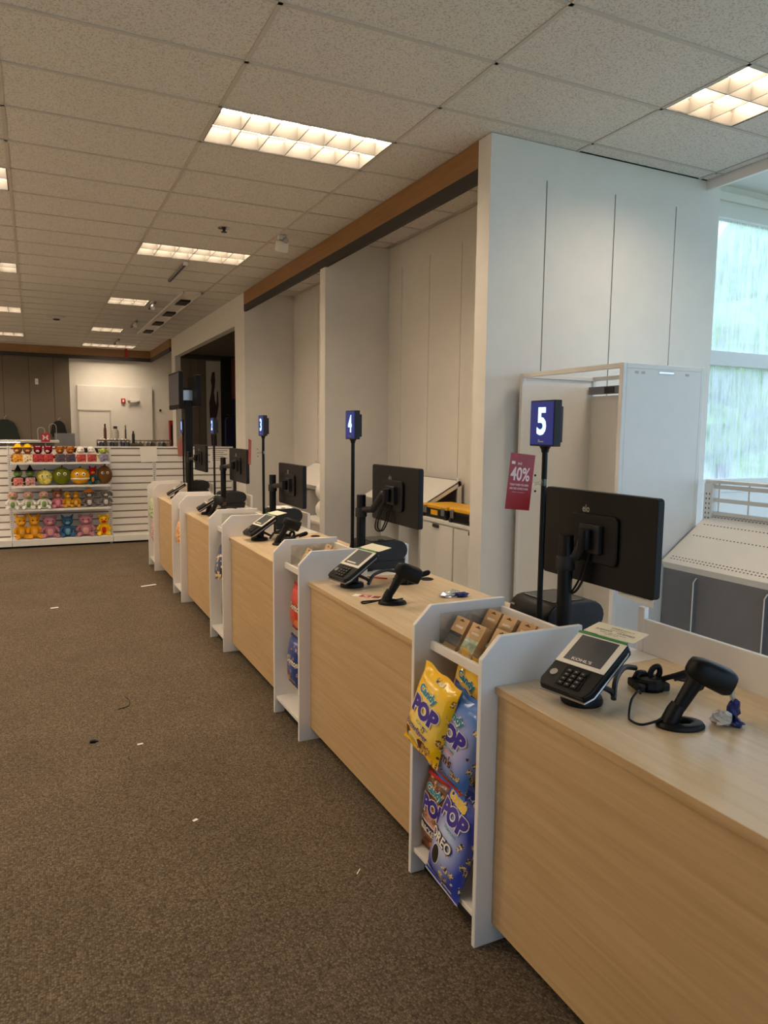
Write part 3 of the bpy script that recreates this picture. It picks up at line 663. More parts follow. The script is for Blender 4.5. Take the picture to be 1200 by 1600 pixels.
# ================================================================== SNACK BAGS AND BOXES
def bag_t(x, y, w, h, d):
    a = max(0, 1-abs(2*x/w)**2.6); b = max(0, 1-abs(2*y/(h*.90))**3.2)
    return d/2*(a**.55)*(b**.6)+.0012
def bag_mat(name, base, glow, blob1, blob2, glow_r=.09, glow_c=(0, -.01), bx=.03, by=-.02, dens=.75):
    m, nt, p = nodes(name); L = nt.links.new; p.inputs['Roughness'].default_value = .28; p.inputs['Coat Weight'].default_value = .2
    tc = nt.nodes.new('ShaderNodeTexCoord'); sx = nt.nodes.new('ShaderNodeSeparateXYZ'); L(tc.outputs['Object'], sx.inputs[0])
    def math_(op, a, b):
        n = nt.nodes.new('ShaderNodeMath'); n.operation = op
        for i, v in ((0, a), (1, b)):
            if isinstance(v, (int, float)): n.inputs[i].default_value = v
            else: L(v, n.inputs[i])
        return n.outputs[0]
    dx = math_('SUBTRACT', sx.outputs['X'], glow_c[0]); dy = math_('MULTIPLY', math_('SUBTRACT', sx.outputs['Y'], glow_c[1]), .8)
    rr = math_('SQRT', math_('ADD', math_('MULTIPLY', dx, dx), math_('MULTIPLY', dy, dy)), 0)
    g = nt.nodes.new('ShaderNodeMapRange'); g.inputs['From Min'].default_value = glow_r*.35; g.inputs['From Max'].default_value = glow_r*1.2; g.inputs['To Min'].default_value = 1; g.inputs['To Max'].default_value = 0
    L(rr, g.inputs['Value'])
    m1 = nt.nodes.new('ShaderNodeMixRGB'); m1.inputs['Color1'].default_value = base; m1.inputs['Color2'].default_value = glow; L(g.outputs['Result'], m1.inputs['Fac'])
    v = nt.nodes.new('ShaderNodeTexVoronoi'); v.inputs['Scale'].default_value = 34; L(tc.outputs['Object'], v.inputs['Vector'])
    n2 = nt.nodes.new('ShaderNodeTexNoise'); n2.inputs['Scale'].default_value = 140; L(tc.outputs['Object'], n2.inputs['Vector'])
    cr = nt.nodes.new('ShaderNodeValToRGB'); e = cr.color_ramp.elements; e[0].position = .42; e[0].color = blob1; e[1].position = .58; e[1].color = blob2; L(n2.outputs['Fac'], cr.inputs['Fac'])
    near = math_('LESS_THAN', v.outputs['Distance'], .42)
    sc = nt.nodes.new('ShaderNodeSeparateColor'); L(v.outputs['Color'], sc.inputs['Color'])
    pick = math_('LESS_THAN', sc.outputs['Red'], dens)
    side = math_('GREATER_THAN', math_('ADD', math_('MULTIPLY', math_('SUBTRACT', sx.outputs['X'], bx), 1.0), math_('MULTIPLY', math_('SUBTRACT', by, sx.outputs['Y']), .55)), 0)
    msk = math_('MULTIPLY', math_('MULTIPLY', near, pick), side)
    m2 = nt.nodes.new('ShaderNodeMixRGB'); L(msk, m2.inputs['Fac']); L(m1.outputs['Color'], m2.inputs['Color1']); L(cr.outputs['Color'], m2.inputs['Color2'])
    L(m2.outputs['Color'], p.inputs['Base Color']); return m
def drape(b, w, h, d, off):
    bm = bmesh.new(); vs = [bm.verts.new(v) for v in b.v]; bm.verts.ensure_lookup_table()
    for f in b.f:
        try: bm.faces.new([vs[i] for i in f])
        except ValueError: pass
    bmesh.ops.triangulate(bm, faces=bm.faces)
    for _ in range(3):
        es = [e for e in bm.edges if e.calc_length() > .016]
        if not es: break
        bmesh.ops.subdivide_edges(bm, edges=es, cuts=1); bmesh.ops.triangulate(bm, faces=bm.faces)
    for v in bm.verts: v.co.z = bag_t(v.co.x, v.co.y, w, h, d)+off
    me = bpy.data.meshes.new('print'); bm.to_mesh(me); bm.free(); return me
def bag(name, label, mtx, w, h, d, material, prints=(), shapes=(), group=None, seal=None):
    k_ = 1.14; prints = [(a, b*k_, c*k_, d_*k_, e_*k_, f_, g_, h_) for a, b, c, d_, e_, f_, g_, h_ in prints]; shapes = [([(x*k_, y*k_) if abs(y) < h*.40 else (x, y) for x, y in p_], m_, o_) for p_, m_, o_ in shapes]
    t = thing(name, label, 'snack bag', group=group, mtx=mtx)
    nu, nv = 14, 22; vs = []; fs = []
    rnd = random.Random(label)
    for s in (1, -1):
        for j in range(nv+1):
            for i in range(nu+1):
                x = w*(i/nu-.5); y = h*(j/nv-.5)
                pinch = 1-.06*(1-abs(2*y/h)**6)*(abs(2*x/w)**3)
                z = bag_t(x, y, w, h, d)*s
                if 0 < i < nu and 1 < j < nv-1: z += s*.0022*math.sin(x*170+y*60+len(label) % 7)*max(0, abs(2*y/h)-.45)*2
                vs.append((x*pinch, y+.004*math.sin(x*60)*(abs(2*y/h) > .9), z))
    n1 = (nu+1)*(nv+1)
    for s in range(2):
        for j in range(nv):
            for i in range(nu):
                a = s*n1+j*(nu+1)+i; q = (a, a+1, a+nu+2, a+nu+1); fs.append(q if s == 0 else q[::-1])
    ring = [j*(nu+1) for j in range(nv+1)]
    for col_ in (0, nu):
        for j in range(nv):
            a = j*(nu+1)+col_; b_ = a+nu+1; fs.append((a, b_, b_+n1, a+n1))
    for row in (0, nv):
        for i in range(nu):
            a = row*(nu+1)+i; fs.append((a, a+1, a+1+n1, a+n1))
    o = ob('pouch', MB().add(vs, fs), material, t, 0, True)
    for yy in (1, -1):
        if seal: ob('end_seal', MB().box(-w*.49, w*.49, yy*h*.5-.012 if yy > 0 else -h*.5, yy*h*.5 if yy > 0 else -h*.5+.012, -.0022, .0022), seal, t)
    for q_, (s_, w_, h_, x_, y_, rot, mm, bold) in enumerate(prints):
        b = textmesh(s_, w_, h_, bold); b.xf(Matrix.Translation((x_, y_, 0)) @ Matrix.Rotation(rot, 4, 'Z'))
        me = drape(b, w, h, d, .0034+.0004*q_); link('lettering', me, mm, t)
    for q_, (poly, mm, off) in enumerate(shapes):
        b = MB(); b.add([(x, y, 0) for x, y in poly], [tuple(range(len(poly)))])
        me = drape(b, w, h, d, .0012+.00035*q_); link('printed_shape', me, mm, t)
    return t
def disc(cx, cy_, rx, ry, n=16): return [(cx+rx*math.cos(2*PI*i/n), cy_+ry*math.sin(2*PI*i/n)) for i in range(n)]
cmat('teal_ink', 20, 130, 150, .4, .02); cmat('violet_ink', 62, 44, 150, .4, .02); cmat('blue_ink', 40, 50, 150, .4, .02); cmat('brown_ink', 92, 48, 24, .4, .1); cmat('navy_ink', 26, 30, 84, .4, .05)
cmat('mint_ink', 60, 150, 130, .4, .02); cmat('cookie', 34, 26, 24, .5, .1); cmat('cream_ink', 240, 226, 170, .4, .03); cmat('yellow_ink', 240, 196, 40, .4, .03); cmat('pink_panel', 226, 160, 150, .4, .04); cmat('orange_chip', 232, 140, 40, .4, .1)
BM = {
 'yellow': bag_mat('yellow_popcorn_bag', srgb(250, 196, 6), srgb(255, 226, 130), srgb(120, 60, 20), srgb(250, 210, 120), bx=.02, by=-.03),
 'blue': bag_mat('sky_popcorn_bag', srgb(70, 124, 206), srgb(196, 190, 226), srgb(60, 36, 26), srgb(236, 214, 170), bx=.01, by=-.0, dens=.6),
 'brown': bag_mat('brown_popcorn_bag', srgb(104, 58, 34), srgb(232, 160, 140), srgb(70, 36, 20), srgb(214, 150, 90), bx=-.2, by=.2, dens=.45, glow_r=.06),
 'indigo': bag_mat('indigo_popcorn_bag', srgb(52, 70, 178), srgb(196, 206, 240), srgb(50, 40, 36), srgb(236, 220, 170), bx=.02, by=-.05, glow_c=(-.01, -.02)),
 'red': bag_mat('red_chip_bag', srgb(196, 34, 30), srgb(214, 60, 30), srgb(232, 130, 30), srgb(150, 20, 20), bx=.0, by=-.05),
 'navy': bag_mat('navy_chip_bag', srgb(38, 66, 136), srgb(50, 90, 160), srgb(232, 150, 40), srgb(60, 110, 180), bx=-.08, by=-.06, glow_r=.05),
 'dark': bag_mat('dark_mixed_bag', srgb(44, 32, 48), srgb(40, 70, 130), srgb(224, 170, 90), srgb(250, 236, 190), bx=-.05, by=-.05),
 'black': bag_mat('black_speckled_bag', srgb(40, 36, 36), srgb(120, 112, 108), srgb(150, 140, 130), srgb(60, 54, 50), bx=-.2, by=.1)}
def bmtx(x, y, z, roll=0, lean=0, turn=0):
    """pouch facing the aisle: local x -> -Y, local y -> up, local z -> -X"""
    return Matrix.Translation((x, y, z)) @ Matrix.Rotation(turn, 4, 'Z') @ frame((0, 0, 0), (0, -1, 0), (0, 0, 1)) @ Matrix.Rotation(lean, 4, 'X') @ Matrix.Rotation(roll, 4, 'Z')
G1 = 'popcorn bags in the nearest display tower'
pop = lambda top, tc_, x=.012, y=0, s=1: [(top, .095*s, .034*s, x-.018*s, y+.062*s, -.10, 'tlabel', .12), (top, .092*s, .032*s, x-.018*s, y+.062*s, -.10, tc_, .05),
       ('POP', .132*s, .062*s, x-.008*s, y+.012*s, -.08, 'tlabel', .12), ('POP', .126*s, .058*s, x-.008*s, y+.012*s, -.08, 'violet_ink', .065), ('POPCORN', .058*s, .009*s, x+.0*s, y-.031*s, -.08, 'mint_ink', .01)]
bag('popcorn_bag', 'front yellow Butterfinger Candy Pop bag hanging out of the display', bmtx(1.200, 2.080, .695, -.22, -.16, .12), .215, .30, .075, BM['yellow'],
    pop('Candy', 'teal_ink')+[('Butterfinger', .115, .026, -.010, -.058, -.08, 'blue_ink', .02), ('MADE WITH REAL PIECES', .07, .005, -.025, -.128, -.1, 'ink', 0)],
    [([(-.075, -.076), (-.052, -.070), (-.036, -.096), (-.062, -.112)], 'brown_ink', .0022), ([(.028, -.076), (.006, -.078), (-.012, -.098), (.012, -.114)], 'brown_ink', .0022),
     (disc(-.026, -.100, .030, .022), 'cream_ink', .0026), (disc(-.028, -.102, .018, .013, 10), 'yellow_ink', .003), (disc(.0, .118, .012, .010), 'tlabel', .0022), (disc(.022, .114, .010, .009), 'tlabel', .0022), (disc(.0, .118, .007, .005), 'navy_ink', .0027)], G1)
for q, (dx, dy, dz, ro, tu) in enumerate(((.085, -.045, .055, -.20, .05), (.15, -.065, .06, -.16, .0))):
    bag('popcorn_bag', ('middle', 'rearmost')[q]+' yellow Candy Pop bag on the hook behind the front one', bmtx(1.235+dx, 2.075+dy, .690+dz, ro, -.06, tu), .205, .31, .05, BM['yellow'], pop('Candy', 'teal_ink')[:4], (), G1)
bag('popcorn_bag', "front sky-blue m&m's Candy Pop bag hanging at the right", bmtx(1.245, 1.965, .635, -.30, -.10, .22), .20, .33, .07, BM['blue'],
    pop('Candy', 'teal_ink', -.01, .01)+[("m&m's", .085, .034, -.020, -.055, -.06, 'brown_ink', .02)], [([(-.09, -.03), (.01, -.03), (.015, -.036), (-.09, -.036)], 'pink_panel', .002), ([(-.085, -.157), (.085, -.157), (.085, -.148), (-.085, -.148)], 'red', .003)], G1)
bag('popcorn_bag', "second sky-blue m&m's Candy Pop bag half hidden behind the panel", bmtx(1.375, 1.945, .60, -.05, -.04, .05), .20, .32, .06, BM['blue'], pop('Candy', 'teal_ink')[:4], (), G1)
bag('popcorn_bag', 'front brown Snickers Candy Pop bag standing on the bottom shelf', bmtx(1.285, 2.150, .265, -.04, -.06, .10), .195, .31, .07, BM['brown'],
    pop('Candy', 'teal_ink', .010, .02)+[('SNICKERS', .098, .022, -.01, -.047, -.12, 'tlabel', .03)],
    [([(-.072, -.019), (.058, -.034), (.058, -.069), (-.072, -.054)], 'tlabel', .0006), ([(-.068, -.024), (.053, -.038), (.053, -.066), (-.068, -.050)], 'navy_ink', .0012), (disc(-.02, -.098, .035, .02), 'brown_ink', .0016), (disc(.0, -.094, .014, .014, 10), 'orange_chip', .0022), ([(-.093, .135), (.093, .135), (.093, .143), (-.093, .143)], 'red', .003)], G1, 'brown_ink')
bag('popcorn_bag', 'second brown Snickers bag behind the Oreo bag', bmtx(1.385, 2.02, .33, .05, -.04, .05), .195, .32, .06, BM['brown'], pop('Candy', 'teal_ink')[:4], [([(-.093, .14), (.093, .14), (.093, .148), (-.093, .148)], 'red', .003)], G1, 'brown_ink')
bag('popcorn_bag', 'front indigo Oreo Cookie Pop bag sliding off the bottom shelf', bmtx(1.255, 1.990, .282, -.15, -.22, .08), .205, .38, .085, BM['indigo'],
    pop('Cookie', 'yellow_ink', .010, .055)+[('OREO', .118, .036, -.018, -.020, -.10, 'navy_ink', .09), ('OREO', .110, .032, -.018, -.020, -.10, 'tlabel', .03)],
    [(disc(-.030, -.075, .022, .032), 'tlabel', .0014), (disc(-.030, -.075, .019, .030), 'cookie', .0022), (disc(.03, .150, .013, .011), 'tlabel', .0016), (disc(.055, .142, .012, .011), 'tlabel', .0016), ([(-.085, -.152), (.06, -.172), (.06, -.176), (-.085, -.156)], 'tlabel', .002), ([(-.1, -.188), (.1, -.188), (.1, -.184), (-.1, -.184)], 'tlabel', .003)], G1)
bag('popcorn_bag', 'second indigo Oreo bag tucked behind the tower panel', bmtx(1.375, 1.950, .29, .02, -.05, .0), .20, .36, .07, BM['indigo'], pop('Cookie', 'yellow_ink', .0, .03)[:4], (), G1)
G2 = 'chip bags in the second display tower'
ob_hook = lambda x, y, z: None
doritos = [('Doritos', .105, .032, 0, .02, -.15, 'tlabel', .05), ('Doritos', .100, .028, 0, .02, -.15, 'ink', .0)]
bag('chip_bag', 'red Doritos chip bag hanging high in the second tower', bmtx(1.30, FY(4)+.225, .675, .0, -.05, -.02), .19, .26, .07, BM['red'], [('Doritos', .115, .036, .03, .01, -.12, 'ink', .10), ('Doritos', .11, .032, .03, .01, -.12, 'tlabel', .03)], [(disc(.05, -.07, .03, .022, 8), 'orange_chip', .002)], G2, 'red_dark')
bag('chip_bag', 'blue Doritos chip bag hanging low in the second tower', bmtx(1.285, FY(4)+.235, .365, .0, -.05, -.02), .20, .28, .07, BM['navy'], [('Doritos', .115, .036, .03, .01, -.12, 'ink', .10), ('Doritos', .11, .032, .03, .01, -.12, 'tlabel', .03)], [(disc(-.05, -.07, .025, .022, 6), 'orange_chip', .002), (disc(-.01, -.085, .022, .02, 6), 'orange_chip', .002)], G2, 'navy_ink')
G3 = 'bags in the third display tower'
bag('chip_bag', 'dark patterned bag leaning out of the third tower', bmtx(1.275, FY(3)+.235, .66, .18, -.24, .0), .20, .30, .07, BM['dark'], (), [([(-.08, -.135), (.08, -.135), (.08, -.10), (-.08, -.10)], 'cream_ink', .002), ([(-.09, .0), (.09, .02), (.09, .03), (-.09, .01)], 'tlabel', .002)], G3)
bag('chip_bag', 'black speckled bag hanging low in the third tower', bmtx(1.30, FY(3)+.20, .35, .1, -.1, .0), .19, .32, .06, BM['black'], (), (), G3)
M['fig1'] = spots('orange_patterned_cloth', srgb(236, 190, 130), srgb(200, 110, 50), 45, .38, .52, .7)
M['fig2'] = spots('pink_patterned_cloth', srgb(214, 190, 186), srgb(150, 70, 84), 70, .42, .5, .7)
M['fig3'] = spots('green_leaf_cloth', srgb(206, 214, 176), srgb(120, 150, 86), 40, .38, .52, .7)
bag('soft_pouch', 'orange and cream patterned pouch in the fourth tower', bmtx(1.27, FY(2)+.26, .66, .05, -.14, .0), .19, .24, .07, M['fig1'])
bag('soft_pouch', 'pale green leafy pouch in the farthest tower', bmtx(1.25, FY(1)+.25, .72, .05, -.1, .0), .22, .26, .07, M['fig3'])
bag('soft_pouch', 'pink dotted pouch low in the farthest tower', bmtx(1.26, FY(1)+.25, .46, .0, -.05, .0), .20, .28, .06, M['fig2'])
# pegs that the hanging bags are hooked on
for k, zs in ((5, (.84, .80)), (4, (.81, .51)), (3, (.81, .51))):
    for z in zs:
        ob('peg_hook', MB().tube([(.34, .22, z), (.10, .22, z-.003), (.075, .22, z+.012)], .0025, 6), 'chrome', towers[k], 0, True)
# kraft boxes standing in the trays
def kraft(loc, tilt, yaw, label, patch=None, full=True, mm='kraft', group='kraft card boxes in the display trays'):
    t = thing('gift_box', label, 'box', loc, yaw, group)
    R = Matrix.Rotation(tilt, 4, 'Y')
    cob('kb'+mm, 'carton', lambda: MB().box(0, .030, -.042, .042, 0, .125).xf(R), mm, t, .0015)
    cob('kh', 'hang_hole', lambda: MB().box(-.0006, 0, -.014, .014, .110, .114).box(-.0006, 0, -.005, .005, .112, .118).xf(R), 'kraft_dark', t)
    cob('kw', 'wordmark', lambda: (lambda b: [b.box(-.0006, 0, -.024+.008*i, -.0185+.008*i, .084, .092) for i in range(6)] and b)(MB()).xf(R), 'tlabel', t)
    if patch: cob('kp'+patch, 'picture_patch', lambda: MB().box(-.0007, 0, -.040, .040, .018, .066).xf(R), patch, t)
    return t
y5 = FY(5)
kraft((1.318, y5+.355, .886), .55, .0, 'kraft box with a dark picture at the front left of the nearest tray', 'pdark')
kraft((1.318, y5+.250, .886), .55, .0, 'kraft box with a mint picture in the middle of the nearest tray', 'pmint', True, 'kraft2')
kraft((1.345, y5+.145, .888), .55, .0, 'kraft box right of the mint one in the nearest tray', None, True, 'kraft2')
kraft((1.352, y5+.055, .888), .55, .0, 'kraft box against the near panel of the nearest tray', None)
kraft((1.462, y5+.365, .896), .42, .0, 'kraft box at the rear left of the nearest tray', None)
kraft((1.462, y5+.268, .896), .42, .0, 'second kraft box in the rear row of the nearest tray', None, True, 'kraft2')
kraft((1.470, y5+.170, .896), .42, .0, 'third kraft box in the rear row of the nearest tray', None)
kraft((1.470, y5+.075, .896), .42, .0, 'rear kraft box nearest the camera in the nearest tray', None, True, 'kraft2')
y4 = FY(4)
kraft((1.330, y4+.30, .886), .55, .0, 'front kraft box in the second tray', None); kraft((1.46, y4+.33, .896), .42, .0, 'rear left kraft box in the second tray', None, True, 'kraft2'); kraft((1.46, y4+.22, .896), .42, .0, 'rear right kraft box in the second tray', None)
y3 = FY(3); kraft((1.45, y3+.28, .896), .42, .0, 'kraft box far in the third tray', None)

# ================================================================== FIXTURES BEHIND THE LANES
# tall open-fronted white cabinet
t = thing('tall_cabinet', 'tall white steel cabinet frame standing open beside the window', 'cabinet', (3.08, 3.21, 0))
Wc, Dc, Hc = .665, .99, 2.075
ob('side_panel', MB().box(.03, Wc-.03, 0, .018, .02, Hc-.03), 'white_metal', t, .002)
ob('side_panel', MB().box(.03, Wc-.03, Dc-.018, Dc, .02, Hc-.03), 'white_metal', t, .002)
fb = MB()
for x, y in ((0, 0), (Wc-.03, 0), (0, Dc-.03), (Wc-.03, Dc-.03)): fb.box(x, x+.03, y, y+.03, 0, Hc)
for z in (.02, Hc-.03):
    for y in (0, Dc-.03): fb.box(.03, Wc-.03, y, y+.03, z, z+.03)
    for x in (0, Wc-.03): fb.box(x, x+.03, .03, Dc-.03, z, z+.03)
ob('frame', fb, 'white_metal', t, .003)
ob('back_panel', MB().box(Wc-.03, Wc-.02, .03, .49, .05, Hc-.14), 'white_metal', t); ob('back_panel', MB().box(Wc-.03, Wc-.02, .50, Dc-.03, .05, Hc-.14), 'white_metal', t)
ob('back_post', MB().box(Wc-.06, Wc-.03, .47, .52, .05, Hc-.10), 'grey_metal', t, .002)
ob('rear_rail', MB().box(Wc-.07, Wc-.04, .03, Dc-.03, Hc-.13, Hc-.075), 'grey_metal', t, .002)
for y in (.06, .70): ob('rail_bracket', MB().box(Wc-.078, Wc-.07, y, y+.09, Hc-.125, Hc-.082), 'dark_strip', t)
ob('latch', MB().box(.28, .40, -.004, .004, Hc-.055, Hc-.040), 'chrome', t, .002); [ob('notch', MB().box(x, x+.03, -.001, .002, Hc-.06, Hc-.045), 'grid', t) for x in (.09, .14, .50)]
for z in (1.80, 1.62, 1.45): ob('post_screw', MB().ball((Wc-.062, .50, z), .006, 8, 6), 'dark_strip', t)
ob('lower_hinge', MB().box(-.02, .01, .55, .62, 1.165, 1.185), 'grey_metal', t, .002)
# right-hand gondola with sloping perforated shelf
def gondola(name, label, y0, y1, X, topz, left_up=True):
    g = thing(name, label, 'shelving unit', (X, y0, 0)); L = y1-y0
    for y in (.0, L-.05):
        u = ob('upright', MB().box(-.05, 0, y, y+.06, 0, topz), 'white_metal', g, .002)
        ob('slots', (lambda b: [b.box(-.0512, -.050, y+.014+.024*c, y+.020+.024*c, .30+.030*i, .312+.030*i) for i in range(int((topz-.32)/.030)) for c in range(2)] and b)(MB()), 'dark_strip', u)
    for i in range(int((topz-.25)/.083)): ob('crossbar', MB().box(-.030, -.018, .06, L-.05, topz-.035-.083*i, topz-.010-.083*i), 'white_metal', g, .002)
    ob('top_rail', MB().box(-.055, .0, 0, L, topz, topz+.02), 'white_metal', g, .003)
    vb = MB()
    for i in range(6): vb.box(-.018, -.012, .12+(L-.2)*i/5, .13+(L-.2)*i/5, .2, topz)
    ob('wire_rods', vb, 'white_metal', g)
    return g
def slope_shelf(g, y0, y1, xf, zf, xb, zb, holes, lx):
    """sloping deck, front edge (xf, zf), rear edge (xb, zb), local to g"""
    ang = math.atan2(zb-zf, xb-xf); D = math.hypot(xb-xf, zb-zf)
    T_ = Matrix.Translation((xf, y0, zf)) @ Matrix.Rotation(-ang, 4, 'Y'); L = y1-y0
    d = ob('sloping_shelf', MB().box(0, D, 0, L, -.012, 0).xf(T_), 'white_metal', g, .001)
    ob('shelf_edge', MB().box(-.002, .004, 0, L, -.065, .0).xf(T_), 'white_metal', d, .002)
    ob('shelf_side', MB().box(.0, D, 0, .004, -.045, 0).box(.0, D, L-.004, L, -.045, 0).xf(T_), 'white_metal', d)
    if holes:
        b = MB(); n = int((L-.04)/.024)
        for fx in (.035, .055, .26*D/.48, .37*D/.48, D-.035, D-.015):
            for i in range(n): b.box(fx, fx+.006, .02+.024*i, .030+.024*i, .0002, .0008)
        ob('perforations', b.xf(T_), 'dark_strip', d)
g = gondola('wall_gondola', 'white shelving bay with sloping perforated shelf in front of the window', 1.95, 3.20, 3.85, 1.365)
slope_shelf(g, 0, 1.25, -.40, .89, -.01, 1.17, True, 0)
ob('deck', MB().box(-.42, 0, .0, 1.25, .10, .14), 'grey_metal', g); ob('kick', MB().box(-.41, -.39, 0, 1.25, 0, .10), 'white_metal', g)
ob('back_board', MB().box(-.012, -.004, 0, 1.25, .14, .95), 'dgrey', g)
ob('bin_front', MB().box(-.372, -.362, .0, 1.25, .14, .90), 'dgrey', g)
for y in (.045, .54, 1.0):
    ob('divider', MB().prism([(-.395, .14), (-.395, .80), (-.375, .82), (-.06, .82), (-.06, .14)], 'y', y, y+.006), 'dgrey', g)
    ob('divider_edge', MB().tube([(-.397, y+.003, .14), (-.397, y+.003, .80), (-.377, y+.003, .822), (-.08, y+.003, .822)], .004, 6), 'white_metal', g, 0, True)
# alcove bays
def bay(name, label, y0, y1, shelf=True, bins=True):
    g = thing(name, label, 'shelving unit', (3.56, y0, 0), 0, 'white alcove shelving bays'); L = y1-y0
    for y in (0, L-.03): ob('upright', MB().box(-.04, 0, y, y+.03, 0, 1.24), 'white_metal', g, .002)
    ob('back_board', MB().box(-.02, -.01, .03, L-.03, .1, 1.22), 'grey_metal', g)
    if shelf: slope_shelf(g, 0, L, -.445, .985, -.02, 1.215, False, 0)
    ob('deck', MB().box(-.44, 0, 0, L, .08, .12), 'white_metal', g); ob('kick', MB().box(-.43, -.41, 0, L, 0, .08), 'white_metal', g)
    if bins:
        for i in range(4): ob('divider', MB().box(-.43, -.05, .02+(L-.05)*i/3, .026+(L-.05)*i/3, .12, .90), 'white_metal', g)
        ob('bin_back', MB().box(-.20, -.19, .02, L-.02, .12, .90), 'grey_metal', g)
    return g
bay('alcove_shelf', 'white sloping shelf bay in the near alcove behind lane four', 5.70, 6.95)
bay('alcove_shelf', 'white sloping shelf bay in the far alcove behind lane three', 8.30, 9.55)
# door cabinet in near alcove
t = thing('base_cabinet', 'low white two-door steel cabinet in the near alcove', 'cabinet', (3.10, 4.47, 0), 0)
ob('body', MB().box(.02, .45, 0, 1.21, 0, .885), 'white_metal', t, .002)
ob('top_board', MB().box(-.005, .45, -.002, 1.212, .885, .912), 'white_metal', t, .003)
for q, (a, b_) in enumerate(((.62, 1.165), (.03, .60))):
    d = ob('door', MB().box(0, .02, a, b_, .03, .872), 'white_metal', t, .003)
    ob('pull_tab', MB().box(-.012, .0, (a+b_)/2-.05, (a+b_)/2+.05, .845, .872), 'dark_strip', d, .003)
ob('slotted_strip', (lambda b: [b.box(.0185, .02, 1.182, 1.19, .05+.03*i, .062+.03*i) for i in range(27)] and b)(MB()), 'dark_strip', t)
# tool cases
def case(loc, w, d, h, label, plate):
    t = thing('tool_case', label, 'tool case', loc)
    ob('tub', MB().box(0, d, 0, w, 0, h*.72), 'black', t, .012); ob('lid', MB().box(-.004, d+.004, -.004, w+.004, h*.72, h), 'yellow', t, .008)
    for y in (w*.06, w*.80): ob('latch', MB().box(-.014, 0, y, y+.05, h*.30, h*.88), 'silver', t, .003)
    if plate: ob('label_plate', MB().box(-.003, 0, w*.36, w*.64, h*.25, h*.62), 'yellow', t)
    for y in (0, w-.04): ob('corner_guard', MB().box(-.008, .03, y, y+.04, 0, h*.30), 'black_soft', t, .003)
case((3.14, 5.26, .912), .42, .30, .115, 'black tool case with yellow lid and plate on the low cabinet', True)
case((3.12, 4.78, .912), .40, .32, .125, 'second black and yellow tool case half hidden by the divider wall', False)
t = thing('wire_stand', 'bent gold wire display rack standing behind the tool cases', 'wire rack', (3.48, 5.20, .912))
ob('bent_rod', MB().tube([(0, .55, 0), (0, .55, .05)], .006, 6).cord([(0, .06, .0), (0, .065, .30), (0, .06, .46), (0, -.08, .455), (0, -.085, .36), (0, -.20, .35)], .008, 8, 4), 'gold', t, 0, True)
ob('cross_wires', MB().tube([(0, -.04, .30), (0, -.26, .29)], .004, 6).tube([(0, -.04, .26), (0, -.26, .25)], .004, 6), 'gold', t)
ob('foot_bar', MB().box(-.02, .02, -.28, .58, 0, .008), 'gold', t)
# white round cushions / shelf at far alcove edge
t = thing('hanging_cushion', 'upper white cushion at the edge of the far alcove', 'cushion', (3.08, 8.0, .84)); ob('cover', MB().ball((0, 0, .11), (.10, .12, .115), 14, 10), 'paper', t, 0, True)
t = thing('hanging_cushion', 'lower white cushion at the edge of the far alcove', 'cushion', (3.08, 8.0, .62)); ob('cover', MB().ball((0, 0, .11), (.10, .12, .115), 14, 10), 'paper', t, 0, True)
t = thing('side_ledge', 'small white ledge shelf behind the lane three scanner', 'shelf', (2.90, 7.62, 0)); ob('board', MB().box(0, .45, 0, .75, .59, .62), 'white', t, .004); ob('support', MB().box(.05, .40, .05, .70, 0, .59), 'white', t)

# ================================================================== SLATTED GONDOLA RUN
YB, YS = 11.36, 11.05     # slat face and shelf front
GT = 1.375
slat_mesh = {}
def slat_bay(label, x0, x1, deck=True):
    g = thing('slat_gondola', label, 'gondola', (x0, YB, 0), 0, 'white slatted gondola bays'); L = x1-x0
    ob('core', MB().box(0, L, .012, .03, .06, GT), 'slat_gap', g)
    k = round(L, 3)
    if k not in slat_mesh: slat_mesh[k] = MB().box(.022, L-.022, 0, .012, 0, .084).mesh('slat', .002); slat_mesh[k].materials.append(M['white'])
    for i in range(12):
        o = bpy.data.objects.new('slat', slat_mesh[k]); COL.objects.link(o); o.parent = g; o.location = (0, 0, .135+.1035*i)
    for x in (0, L-.022):
        u = ob('upright', MB().box(x, x+.022, -.004, .03, 0, GT), 'white_metal', g)
        ob('slots', (lambda b: [b.box(x+.008, x+.014, -.0046, -.004, .1+.03*i, .112+.03*i) for i in range(40)] and b)(MB()), 'dark_strip', u)
    ob('top_cap', MB().box(0, L, -.01, .05, GT, GT+.022), 'white_metal', g, .002)
    if deck:
        ob('base_deck', MB().box(0, L, -.33, 0, .095, .115), 'white_metal', g, .002); ob('deck_front', MB().box(0, L, -.335, -.325, .03, .115), 'white_metal', g, .002)
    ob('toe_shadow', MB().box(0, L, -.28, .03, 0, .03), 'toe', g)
    return g
s0 = slat_bay('white slatted gondola bay cut by the left photo edge', -1.62, -.325)
s1 = slat_bay('white slatted gondola bay carrying the plush toys', -.32, .985)
s2 = slat_bay('empty white slatted gondola bay right of the plush toys', .99, 1.625)
s3 = slat_bay('white slatted gondola bay behind the first lane', 1.63, 2.83)
for z in (1.168, .845, .52):
    sh = ob('shelf', MB().box(.02, 1.285, -.31, 0, z, z+.014), 'white_metal', s1, .002); ob('shelf_lip', MB().box(.02, 1.285, -.315, -.309, z-.012, z+.018), 'white_metal', sh, .001)
ob('caster', MB().lathe([(.02, 0), (.02, .03)], (1.28, -.31, 0), 10), 'grey_metal', s1)
